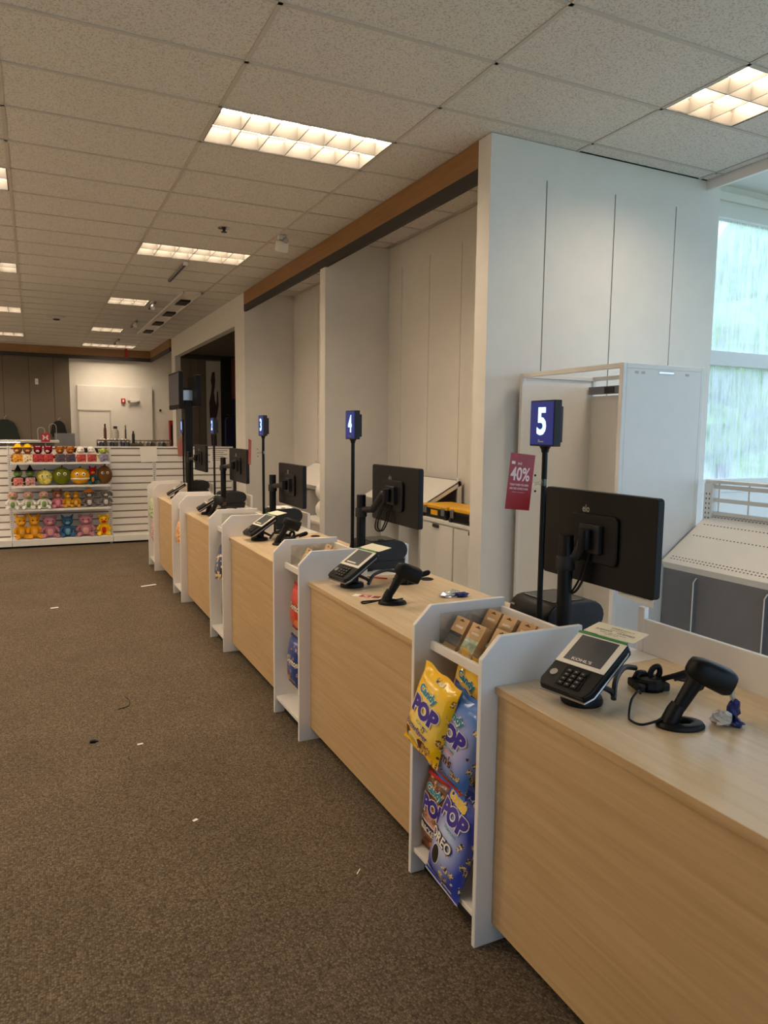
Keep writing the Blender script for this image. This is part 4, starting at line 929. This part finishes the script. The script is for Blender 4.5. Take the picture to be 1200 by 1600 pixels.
t = thing('notice_sheet', 'white notice sheet hung over the top of the empty slatted bay', 'paper', (1.55, YB-.012, 1.16)); ob('sheet', MB().prism([(-.115, .0), (.125, .01), (.115, .242), (-.13, .238)], 'y', -.003, -.001), 'paper', t)
t = thing('price_sheet', 'printed sheet on the slatted bay behind lane two', 'paper', (2.62, YB-.006, 1.15)); ob('sheet', MB().box(-.15, .15, -.003, 0, 0, .21), 'paper', t)
ob('print_lines', (lambda b: [b.box(-.12, .12 if i % 2 else .06, -.0035, -.003, .03+.03*i, .038+.03*i) for i in range(6)] and b)(MB()), 'ink', t)

# ---- plush toys: plain soft animals in the colours seen on each shelf
PC = {}
def pc(r, g, b):
    k = (r, g, b)
    if k not in PC: PC[k] = mat(f'plush_{r}_{g}_{b}', srgb(r, g, b), .95, noise=.12, scale=90, bump=.4, spec=.1)
    return PC[k]
def plush(x, z, h, body, belly=None, ear='round', head=None, label='', y=None, w=1.0, hat=None, book=None, lie=0):
    y = y if y is not None else YS+.13
    t = thing('plush_toy', label, 'plush toy', (x, y, z), random.uniform(-.25, .25), 'plush toys on the gondola shelves')
    B = pc(*body); HD = pc(*(head or body)); s = h
    ob('torso', MB().ball((0, 0, .30*s), (.24*s*w, .20*s, .30*s)), B, t, 0, True)
    if belly: ob('tummy', MB().ball((0, -.06*s, .28*s), (.17*s*w, .16*s, .22*s)), pc(*belly), t, 0, True)
    ob('head', MB().ball((0, -.02*s, .73*s), (.25*s*w, .22*s, .23*s)), HD, t, 0, True)
    ob('muzzle', MB().ball((0, -.20*s, .67*s), (.11*s, .08*s, .08*s), 10, 6), pc(*(belly or body)), t, 0, True)
    for q in (-1, 1):
        ob('eye', MB().ball((q*.10*s*w, -.21*s, .78*s), .028*s, 8, 6), 'black_gloss', t, 0, True)
        ob('arm', MB().tube([(q*.17*s*w, -.03*s, .48*s), (q*.30*s*w, -.10*s, .34*s), (q*.32*s*w, -.16*s, .24*s)], [.07*s, .075*s, .06*s], 8), B, t, 0, True)
        ob('leg', MB().tube([(q*.14*s*w, -.08*s, .12*s), (q*.22*s*w, -.24*s, .09*s), (q*.24*s*w, -.32*s, .12*s)], [.09*s, .09*s, .095*s], 8), B, t, 0, True)
        if ear == 'round': ob('ear', MB().ball((q*.20*s*w, .0, .93*s), (.085*s, .05*s, .085*s), 8, 6), HD, t, 0, True)
        elif ear == 'long': ob('ear', MB().tube([(q*.20*s*w, 0, .84*s), (q*.34*s*w, -.02*s, .74*s), (q*.36*s*w, -.03*s, .58*s)], [.05*s, .08*s, .06*s], 8), pc(40, 34, 32) if belly is None else HD, t, 0, True)
        elif ear == 'point': ob('ear', MB().tube([(q*.16*s*w, 0, .88*s), (q*.26*s*w, .0, 1.06*s)], [.08*s, .02*s], 8), HD, t, 0, True)
    if hat: ob('hat', MB().lathe([(.30*s, .86*s), (.30*s, .90*s), (.18*s, .93*s), (.14*s, 1.04*s), (.02*s, 1.08*s)] if hat[0] == 'brim' else [(.34*s, .86*s), (.33*s, .89*s), (.17*s, .91*s), (.01*s, 1.24*s)], (0, 0, 0), 12), pc(*hat[1]), t, 0, True)
    if book:
        bk = thing('picture_book', 'picture book before the '+label.split(' with ')[0].split(' at ')[0]+' on '+('the top shelf' if z > 1 else 'the second shelf'), 'book', (x, YS+.012, z), 0, 'picture books in front of the plush toys')
        ob('cover', MB().box(-.060, .060, -.012, .012, 0, .110), spots(f'book_print_{book[0]}_{book[1]}', srgb(*book), srgb(*[int(c*.45) for c in book]), 38, .36, .5, .5, 0, srgb(*[min(255, int(c*1.2+40)) for c in book])), bk, .002); ob('pages', MB().box(-.057, .057, -.009, .009, .003, .1115), 'paper', bk)
    return t
def roundplush(x, z, r, col_, label, eyes=1, sq=1.0, extra=None, top=None):
    t = thing('plush_ball', label, 'plush toy', (x, YS+.13, z), 0, 'plush toys on the gondola shelves')
    ob('ball', MB().ball((0, 0, r*sq), (r, r*.9, r*sq), 16, 12), col_, t, 0, True)
    for q in (-1, 1):
        e = ob('eye', MB().ball((q*r*.32, -r*.80, r*sq*1.25), (r*.19, r*.10, r*.19), 10, 8), 'paper', t, 0, True); ob('pupil', MB().ball((q*r*.30, -r*.90, r*sq*1.25), r*.09, 8, 6), 'black_gloss', e, 0, True)
    ob('stalk', MB().tube([(0, 0, r*sq*1.95), (.01, 0, r*sq*2.2)], [.012, .008], 6), pc(60, 80, 30), t)
    if extra: ob('mouth_band', MB().lathe([(r*.97, r*sq*.62), (r*1.02, r*sq*.68), (r*1.02, r*sq*.74), (r*.98, r*sq*.80)], (0, 0, 0), 16).xf(Matrix.Scale(.9, 4, (0, 1, 0))), extra, t, 0, True)
    return t
Z1, Z2, Z3, Z4 = 1.184, .861, .536, .117
tan, choc, yel, wht = (150, 96, 52), (92, 56, 34), (238, 196, 40), (236, 230, 220)
plush(-.205, Z1, .235, tan, (206, 160, 120), 'round', None, 'brown plush with yellow brimmed hat, leftmost on the top shelf', hat=('brim', yel), book=(240, 160, 30))
plush(-.085, Z1, .235, tan, (206, 160, 120), 'round', None, 'second brown plush with yellow brimmed hat on the top shelf', hat=('brim', yel), book=(246, 222, 180))
plush(.045, Z1, .225, (120, 14, 34), (206, 190, 176), 'point', None, 'left dark red plush with pointed ears on the top shelf', book=(190, 50, 50))
plush(.175, Z1, .225, (120, 14, 34), (206, 190, 176), 'point', None, 'right dark red plush with pointed ears on the top shelf', book=(196, 60, 56))
plush(.325, Z1, .225, (150, 88, 34), (190, 130, 60), 'round', None, 'left ginger plush with round ears on the top shelf', book=(84, 72, 88))
plush(.455, Z1, .225, (160, 92, 34), (196, 130, 60), 'round', None, 'right ginger plush with round ears on the top shelf', book=(74, 62, 80))
plush(.595, Z1, .225, wht, None, 'long', None, 'left white plush with dark drooping ears on the top shelf', book=(190, 70, 50))
plush(.735, Z1, .225, wht, None, 'long', None, 'right white plush with dark drooping ears on the top shelf', book=(186, 66, 50))
plush(.895, Z1, .20, (170, 186, 80), (150, 140, 160), 'long', None, 'lime green plush at the right end of the top shelf', book=(150, 140, 170))
plush(-.215, Z2, .235, (50, 44, 40), (120, 150, 84), 'none', (110, 140, 78), 'left green-faced plush with black pointed hat on the second shelf', hat=('cone', (26, 24, 26)), book=(214, 120, 110))
plush(-.065, Z2, .235, (50, 44, 40), (120, 150, 84), 'none', (110, 140, 78), 'right green-faced plush with black pointed hat on the second shelf', hat=('cone', (26, 24, 26)), book=(196, 140, 130))
M['spotted'] = spots('yellow_spotted_plush', srgb(232, 222, 120), srgb(190, 170, 40), 28, .40, .5, .9)
roundplush(.115, Z2, .105, 'spotted', 'round pale yellow spotted plush ball on the second shelf')
roundplush(.335, Z2, .125, pc(110, 116, 30), 'round olive green plush ball with white eyes on the second shelf')
roundplush(.575, Z2, .135, pc(226, 164, 30), 'wide golden plush ball with a striped mouth on the second shelf', sq=.88, extra=pc(240, 224, 200))
plush(.745, Z2, .25, (30, 80, 96), (226, 130, 40), 'point', (180, 24, 44), 'teal plush bird with crimson head on the second shelf', w=.7)
roundplush(.905, Z2, .105, pc(110, 76, 44), 'egg-shaped brown plush at the right end of the second shelf', sq=1.25)
for q, x in enumerate((-.29, -.10, .095)):
    plush(x, Z3, .26, (214, 214, 204), (120, 150, 90), 'none', (196, 150, 140), ('leftmost', 'second', 'third')[q]+' white and green plush doll on the third shelf', y=YS+.06, hat=None)
plush(.265, Z3, .26, (206, 120, 140), (226, 160, 170), 'round', (150, 100, 70), 'pink-bodied plush with brown head on the third shelf')
plush(.395, Z3, .24, (206, 150, 40), (230, 190, 90), 'none', None, 'left mustard yellow plush on the third shelf', w=.8)
plush(.515, Z3, .24, (190, 136, 36), (220, 176, 80), 'none', None, 'right mustard yellow plush on the third shelf', w=.8)
plush(.685, Z3, .25, (112, 104, 100), (220, 214, 206), 'long', None, 'left grey plush with orange cap on the third shelf', hat=('brim', (226, 140, 60)))
plush(.905, Z3, .25, (116, 110, 106), (220, 214, 206), 'long', None, 'right grey plush with white muzzle on the third shelf')
plush(-.205, Z4, .33, (216, 150, 30), (230, 176, 70), 'point', None, 'left golden yellow plush with pointed ears on the bottom deck', w=.85)
plush(-.040, Z4, .33, (222, 156, 34), (230, 176, 70), 'point', None, 'right golden yellow plush with pointed ears on the bottom deck', w=.85)
plush(.160, Z4, .31, (176, 120, 136), (216, 160, 156), 'round', None, 'left dusty pink plush on the bottom deck', w=1.15)
plush(.385, Z4, .30, (52, 92, 130), (110, 160, 176), 'point', None, 'blue plush sitting between two pink ones on the bottom deck', w=1.0)
plush(.630, Z4, .31, (176, 120, 136), (216, 160, 156), 'round', None, 'right dusty pink plush on the bottom deck', w=1.2)
plush(.875, Z4, .30, (236, 186, 30), (200, 50, 40), 'round', None, 'bright yellow plush with red tummy at the right of the bottom deck', w=.9)

# ================================================================== TELEVISIONS, FAR WALL, OPENING
t = thing('display_stand', 'tall black post carrying two back-to-back screens at lane one', 'display stand', (1.665, FY(1)+.12, TOPZ))
ob('post', MB().box(-.042, .042, -.045, .045, 0, 2.15-TOPZ), 'black', t, .006)
ob('foot', MB().box(-.044, .14, -.10, .10, 0, .012), 'black', t, .004)
for q, (dx, yaw, z0, z1, w_) in enumerate(((-.10, .0, 1.90, 2.335, .70), (.07, .0, 1.93, 2.29, .55))):
    f = -1 if q == 0 else 1
    m_ = Matrix.Translation((dx, .215 if q == 0 else -.025, (z0+z1)/2-TOPZ)) @ Matrix.Rotation(yaw, 4, 'Z')
    h = ob('television', MB().prism(rrect(w_, z1-z0, .01), 'x', -.025, .025).xf(m_), 'black', t, .004)
    ob('screen', MB().box(f*.0252, f*.0262, -w_/2+.02, w_/2-.02, -(z1-z0)/2+.05, (z1-z0)/2-.02).xf(m_), 'tvscreen', h)
ob('bracket', MB().box(-.09, .05, -.05, .05, 2.0-TOPZ, 2.12-TOPZ), 'silver', t, .004)
# door and fittings on far wall
d = bpy.data.objects.new('door_1', None); COL.objects.link(d); d['kind'] = 'structure'; d['label'] = 'plain white door in the far wall'
ob('door_frame', MB().box(1.02, 1.05, 19.83, 19.86, 0, 2.13).box(1.77, 1.80, 19.83, 19.86, 0, 2.13).box(1.02, 1.80, 19.83, 19.86, 2.10, 2.13), 'grid', d)
ob('door_leaf', MB().box(1.05, 1.77, 19.845, 19.86, 0, 2.10), 'wall', d); ob('door_handle', MB().tube([(1.68, 19.845, 1.05), (1.68, 19.80, 1.05), (1.60, 19.80, 1.05)], .012, 8), 'silver', d)
t = thing('fire_alarm', 'red fire alarm box on the white far wall', 'fire alarm', (2.06, 19.86, 2.31)); ob('case', MB().box(0, .10, -.05, 0, 0, .12), 'red', t, .006); ob('strobe', MB().box(.03, .07, -.06, -.05, .03, .09), 'tlabel', t, .004)
t = thing('emergency_light', 'white twin-headed emergency light on the far wall', 'emergency light', (2.22, 19.86, 2.31)); ob('case', MB().prism([(0, .06), (.06, .02), (.20, .02), (.28, .06), (.28, .10), (0, .10)], 'y', -.07, 0), 'wall', t, .006)
for x in (.02, .26): ob('lamp_head', MB().ball((x, -.09, .05), .035, 10, 8), 'silver', t, 0, True)
t = thing('fire_cabinet', 'dark red fire extinguisher cabinet at the far corner', 'cabinet', (3.25, 19.77, 1.15)); ob('case', MB().box(0, .17, 0, .17, 0, .74), 'red_dark', t, .008); ob('front_pane', MB().box(.03, .14, -.003, 0, .08, .62), 'black_gloss', t)
t = thing('wall_outlet', 'small white plate high on the dim far wall', 'wall plate', (.08, 19.94, 2.72)); ob('plate', MB().box(0, .07, 0, .02, 0, .14), 'wall', t, .004); ob('button', MB().box(.02, .05, -.003, 0, .05, .09), 'grid', t)
t = thing('wall_sensor', 'small dark sensor on the wall left of the screens', 'sensor', (3.02, 19.92, 2.12)); ob('case', MB().box(0, .05, 0, .03, 0, .06), 'dark_strip', t, .006); ob('lens', MB().ball((.025, 0, .03), .014, 8, 6), 'black_gloss', t)
def garment(label, x, z0, z1, w_, col_):
    t = thing('hanging_shirt', label, 'shirt', (x, 19.905, z0)); h = z1-z0
    ob('body', MB().prism([(-w_*.46, 0), (-w_*.47, h*.55), (-w_*.35, h*.82), (-w_*.12, h*.96), (w_*.12, h*.96), (w_*.35, h*.82), (w_*.47, h*.55), (w_*.46, 0)], 'y', -.05, .05), col_, t, .02)
    ob('sleeve', MB().prism([(-w_*.35, h*.82), (-w_*.56, h*.2), (-w_*.47, h*.15), (-w_*.40, h*.5)], 'y', -.04, .04), col_, t, .01); ob('sleeve', MB().prism([(w_*.35, h*.82), (w_*.56, h*.2), (w_*.47, h*.15), (w_*.40, h*.5)], 'y', -.04, .04), col_, t, .01)
    ob('hanger', MB().cord([(0, 0, h*.93), (0, 0, h*1.05), (.03, 0, h*1.09), (.03, 0, h*1.14)], .006, 6), 'silver', t)
cmat('shirt_green', 24, 34, 30); cmat('shirt_black', 20, 19, 20); cmat('garment_navy', 24, 28, 64)
garment('dark green hooded shirt hung on the far wall at the left edge', -.62, 1.28, 1.88, .58, 'shirt_green')
garment('black shirt hung on the far wall above the grey panel', .57, 1.44, 1.86, .34, 'shirt_black')
t = thing('grey_sign_panel', 'low dark grey sign panel below the black shirt', 'sign panel', (.46, 19.55, 0)); ob('board', MB().box(0, .46, 0, .04, 1.0, 1.53), 'dgrey', t, .004); ob('leg', MB().box(.05, .09, 0, .04, 0, 1.0), 'dgrey', t); ob('leg', MB().box(.37, .41, 0, .04, 0, 1.0), 'dgrey', t)
# small red brand sign on a rack
t = thing('rack_sign', 'small red square sign with a white interlocking logo above the toys', 'sign', (.17, 13.0, 0))
ob('plate', MB().box(-.066, .066, 0, .012, 1.43, 1.575), 'red', t, .003); ob('stem', MB().tube([(0, .006, .9), (0, .006, 1.43)], .008, 8), 'silver', t); ob('foot', MB().lathe([(.14, 0), (.14, .02), (.02, .03), (.012, .9)], (0, .006, 0), 14), 'silver', t)
lg = MB()
for s_ in (1, -1):
    lg.add([(.045*s_, -.001, 1.545), (.018*s_, -.001, 1.535), (.010*s_, -.001, 1.512), (.0, -.001, 1.508), (0, -.001, 1.498), (.010*s_, -.001, 1.494), (.018*s_, -.001, 1.471), (.045*s_, -.001, 1.461), (.034*s_, -.001, 1.503)], [tuple(range(9))])
me = bpy.data.meshes.new('logo'); me.from_pydata(lg.v, [], lg.f); link('logo', me, 'tlabel', t)
# clothes racks behind the gondola
cmat('cloth_navy', 30, 34, 56); cmat('cloth_grey', 96, 94, 92); cmat('cloth_dark', 46, 44, 44); cmat('cloth_sand', 150, 132, 110); cmat('cloth_rose', 170, 110, 100)
def rack(label, x0, x1, y, z, cols, n):
    t = thing('clothes_rack', label, 'clothes rack', ((x0+x1)/2, y, 0)); w2 = (x1-x0)/2
    ob('rail', MB().tube([(-w2, 0, z), (w2, 0, z)], .014, 8), 'chrome', t, 0, True)
    for q in (-1, 1): ob('leg', MB().tube([(q*w2, 0, 0), (q*w2, 0, z)], .014, 8), 'chrome', t); ob('foot', MB().box(q*w2-.02, q*w2+.02, -.25, .25, 0, .02), 'silver', t)
    for i in range(n):
        x = -w2+.06+(2*w2-.12)*i/max(1, n-1)
        g_ = thing('hung_garment', f'folded-over {cols[i % len(cols)][6:]} garment on the {label}', 'garment', ((x0+x1)/2+x, y, z-.75), 0, 'garments on the racks behind the gondola')
        ob('hanger', MB().cord([(0, 0, .71), (0, 0, .76), (0, .02, .775), (0, .02, .75)], .004, 5), 'chrome', g_)
        ob('cloth', MB().prism([(-.20, 0), (-.21, .58), (-.05, .72), (.05, .72), (.21, .58), (.20, 0)], 'x', -.022, .022), cols[i % len(cols)], g_, .008)
rack('rack of navy and grey clothes behind the notice sheet', .92, 1.42, 12.6, 1.47, ['cloth_navy', 'cloth_dark', 'cloth_grey'], 8)
rack('long chrome rack of grey clothes near the red cabinet', 1.45, 2.35, 14.2, 1.44, ['cloth_grey', 'cloth_dark', 'cloth_sand'], 12)
rack('rack of dark clothes at the left photo edge', -1.2, -.2, 12.8, 1.42, ['cloth_dark', 'cloth_grey', 'cloth_rose'], 9)
t = thing('display_table', 'pale display table top above the yellow hats', 'table', (-.15, 14.2, 0)); ob('tabletop', MB().box(-.5, .55, -.3, .3, 1.40, 1.44), 'wall', t, .004); ob('cabinet_base', MB().box(-.42, .47, -.25, .25, 0, 1.40), 'wall_dim', t)
for q, (x, h) in enumerate(((.27, .20), (.46, .26))):
    t = thing('sample_frame', ('left', 'right')[q]+' small wire frame standing behind the toys', 'display frame', (x-.15, 14.15, 1.44)); ob('loop', MB().cord([(-.05, 0, 0), (-.05, 0, h), (.05, 0, h), (.05, 0, 0)], .008, 6), 'silver', t); ob('foot', MB().box(-.06, .06, -.03, .03, 0, .008), 'silver', t)
for q, (x, y, z0, z1, w_, mm, lab) in enumerate(((1.13, 13.6, 1.40, 1.74, .05, 'brown_ink', 'slim brown bottle on the shelf behind the notice sheet'), (1.30, 13.6, 1.40, 1.70, .12, 'grid', 'pale box standing behind the notice sheet'), (1.47, 13.6, 1.40, 1.72, .03, 'cloth_grey', 'thin grey canister behind the notice sheet'), (1.60, 13.6, 1.40, 1.62, .05, 'cloth_dark', 'short dark canister behind the notice sheet'))):
    t = thing('shelf_item', lab, 'container', (x, y, z0)); ob('body', MB().lathe([(w_*.5, 0), (w_*.5, (z1-z0)*.7), (w_*.28, (z1-z0)*.85)], (0, 0, 0), 10), mm, t, 0, True); ob('cap', MB().lathe([(w_*.28, (z1-z0)*.85), (w_*.28, z1-z0)], (0, 0, 0), 10), 'ink', t, 0, True)
t = thing('back_shelf', 'dark wooden shelf unit behind the notice sheet', 'shelf', (1.0, 13.45, 0)); ob('top_board', MB().box(0, .75, 0, .3, 1.37, 1.40), 'wall_dim', t); ob('body', MB().box(.02, .73, .02, .28, 0, 1.37), 'wall_dim', t)
t = thing('headband_doll', 'small rose garment hanging over the gondola top near lane one', 'garment', (2.03, YB-.03, 1.25)); ob('cloth', MB().prism([(-.05, 0), (.04, 0), (.05, .15), (.03, .30), (-.03, .30), (-.06, .15)], 'y', -.02, .02), 'cloth_rose', t, .01); ob('collar', MB().box(-.025, .025, -.022, .022, .24, .30), 'cloth_sand', t, .006)
# banners on the end wall of the opening
t = thing('wall_banner', 'pale grey banner printed with a dark standing figure', 'banner', (3.49, 16.335, 0))
ob('sheet', MB().box(0, .32, -.008, 0, 1.25, 3.17), 'grid', t)
fg = [(.10, 1.30), (.07, 1.85), (.06, 2.25), (.10, 2.45), (.12, 2.62), (.10, 2.75), (.13, 2.92), (.19, 2.94), (.20, 2.75), (.19, 2.60), (.17, 2.50), (.19, 2.30), (.22, 2.20), (.235, 2.50), (.26, 2.52), (.27, 2.20), (.235, 1.98), (.20, 1.90), (.215, 1.60), (.22, 1.30)]
ob('printed_figure', MB().prism(fg, 'y', -.0095, -.008), mat('figure_print', srgb(58, 40, 40), .7, noise=.3, scale=8), t)
t = thing('wall_banner', 'tall black banner beside the pale one', 'banner', (3.82, 16.335, 0)); ob('sheet', MB().box(0, .23, -.008, 0, 1.25, 3.26), 'black_soft', t); ob('hem_bar', MB().box(0, .23, -.012, 0, 1.24, 1.26), 'black', t)
t = thing('wall_banner', 'orange-brown and navy banner at the right of the opening', 'banner', (4.06, 16.335, 0)); ob('sheet', MB().box(0, .3, -.008, 0, 2.35, 3.26), mat('rust_print', srgb(120, 62, 40), .7, noise=.2), t); ob('lower_sheet', MB().box(0, .3, -.008, 0, 1.25, 2.35), 'garment_navy', t)
t = thing('hung_garment', 'long navy garment hanging on a hook in the opening', 'garment', (3.93, 16.0, 1.27)); ob('cloth', MB().prism([(x*.11, .34+z_) for x, z_ in [(-1, -.25), (-.9, -.31), (-.5, -.34), (.5, -.34), (.9, -.31), (1, -.25), (1, .25), (.7, .32), (-.7, .32), (-1, .25)]], 'y', -.06, .06), 'garment_navy', t, .02); ob('hook_arm', MB().tube([(0, .3, .72), (0, 0, .72), (0, 0, .66)], .012, 6), 'dark_strip', t)

# ================================================================== CEILING FITTINGS AND FLOOR BITS
t = thing('sprinkler', 'round dark sprinkler head between the first two ceiling lights', 'sprinkler', (1.784, 7.408, H)); ob('escutcheon', MB().lathe([(.062, .002), (.062, -.006), (.03, -.012)], (0, 0, 0), 20), 'chrome', t, 0, True); ob('head', MB().lathe([(.016, -.01), (.012, -.035), (.03, -.038), (.03, -.042)], (0, 0, 0), 12), 'dark_strip', t, 0, True)
t = thing('security_camera', 'small white security camera under the ceiling beside the beam', 'camera', (2.38, 7.40, H)); ob('mount', MB().box(-.04, .04, -.03, .03, -.05, .0), 'white_metal', t, .004); ob('body', MB().box(-.05, .05, -.11, .05, -.16, -.05).xf(Matrix.Rotation(.3, 4, 'X')), 'white_metal', t, .012); ob('lens', MB().tube([(0, -.11, -.07), (0, -.14, -.085)], .028, 12), 'silver', t, 0, True)
t = thing('slot_fixture', 'long black and white recessed slot fixture in the far ceiling', 'ceiling fixture', (2.03, 10.95, H))  # recessed light slot with baffles, built without a lamp
ob('housing', MB().box(0, .02, 0, 5.2, -.03, .0).box(.25, .27, 0, 5.2, -.03, 0).box(0, .27, 0, .02, -.03, 0).box(0, .27, 5.18, 5.2, -.03, 0), 'white_metal', t, .002)
ob('inner_pan', MB().box(.02, .25, .02, 5.18, -.006, -.002), 'white', t)
for i in range(4): ob('black_baffle', MB().prism([(.04+1.28*i+.66, -.006), (.04+1.28*i+1.20, -.006), (.04+1.28*i+1.12, -.024), (.04+1.28*i+.72, -.03)], 'x', .09, .245), 'black_soft', t)
for q, (x, y0, y1) in enumerate(((1.72, 9.12, 10.25), (1.80, 12.05, 12.75), (1.80, 14.3, 15.2), (1.80, 17.4, 18.4))):
    t = thing('track_rail', ['nearest', 'second', 'third', 'farthest'][q]+' short grey lighting track on the ceiling over the lanes', 'lighting track', (x, y0, H)); ob('rail', MB().box(-.018, .018, 0, y1-y0, -.035, 0), 'grey_metal', t, .002); ob('slot', MB().box(-.008, .008, .02, y1-y0-.02, -.0358, -.035), 'dark_strip', t)
    if q: ob('spot_can', MB().tube([(0, .1, -.04), (-.03, .06, -.10)], [.03, .04], 12), 'white_metal', t, 0, True)
    ob('end_feed', MB().box(-.025, .025, y1-y0 if q else -.05, (y1-y0 if q else -.05)+.05, -.04, 0), 'white_metal', t, .003)
t = thing('ceiling_speaker', 'flat round fitting on the far left ceiling', 'ceiling fitting', (.448, 14.54, H)); ob('disc', MB().lathe([(.15, 0), (.15, -.02), (.08, -.05)], (0, 0, 0), 20), 'grid', t, 0, True); ob('core', MB().lathe([(.06, -.05), (.05, -.07)], (0, 0, 0), 14), 'dark_strip', t)
t = thing('red_tag', 'small red tag hanging from the far ceiling', 'tag', (2.06, 18.5, H)); ob('string', MB().tube([(0, 0, 0), (0, 0, -.10)], .004, 5), 'dark_strip', t); ob('card', MB().box(-.03, .03, -.003, .003, -.32, -.10), 'red', t)
def scrap(label, x, y, w_, l_, rz, mm='paper'):
    t = thing('floor_scrap', label, 'litter', (x, y, .0), rz); ob('scrap', MB().prism([(-l_/2, -w_/2), (l_/2, -w_/2*.8), (l_/2, w_/2), (-l_/2*.9, w_/2)], 'z', .001, .003), mm, t)
scrap('thin white paper strip on the carpet near lane two', 1.04, 7.89, .035, .17, .3)
scrap('tiny white scrap on the carpet in mid aisle', .445, 3.851, .014, .03, .1); scrap('tiny pale scrap on the near carpet', .559, 2.971, .014, .022, .4); scrap('pale scrap by the left aisle', .112, 7.221, .03, .07, .2); scrap('thin pale thread on the nearest carpet', 1.047, 2.348, .003, .035, .8)
t = thing('black_clip', 'small black plastic clip lying on the carpet', 'litter', (.221, 3.979, 0)); ob('body', MB().box(-.016, .016, -.012, .012, .001, .012), 'black', t, .003); ob('prong', MB().box(.014, .026, -.004, .004, .001, .007), 'black', t)
t = thing('cable_tie', 'thin curved dark cable tie lying on the carpet', 'litter', (.43, 4.50, 0)); ob('strap', MB().cord([(-.04, -.10, .003), (.02, -.07, .003), (.035, .02, .003), (.02, .10, .003)], .0025, 6), 'dark_strip', t)
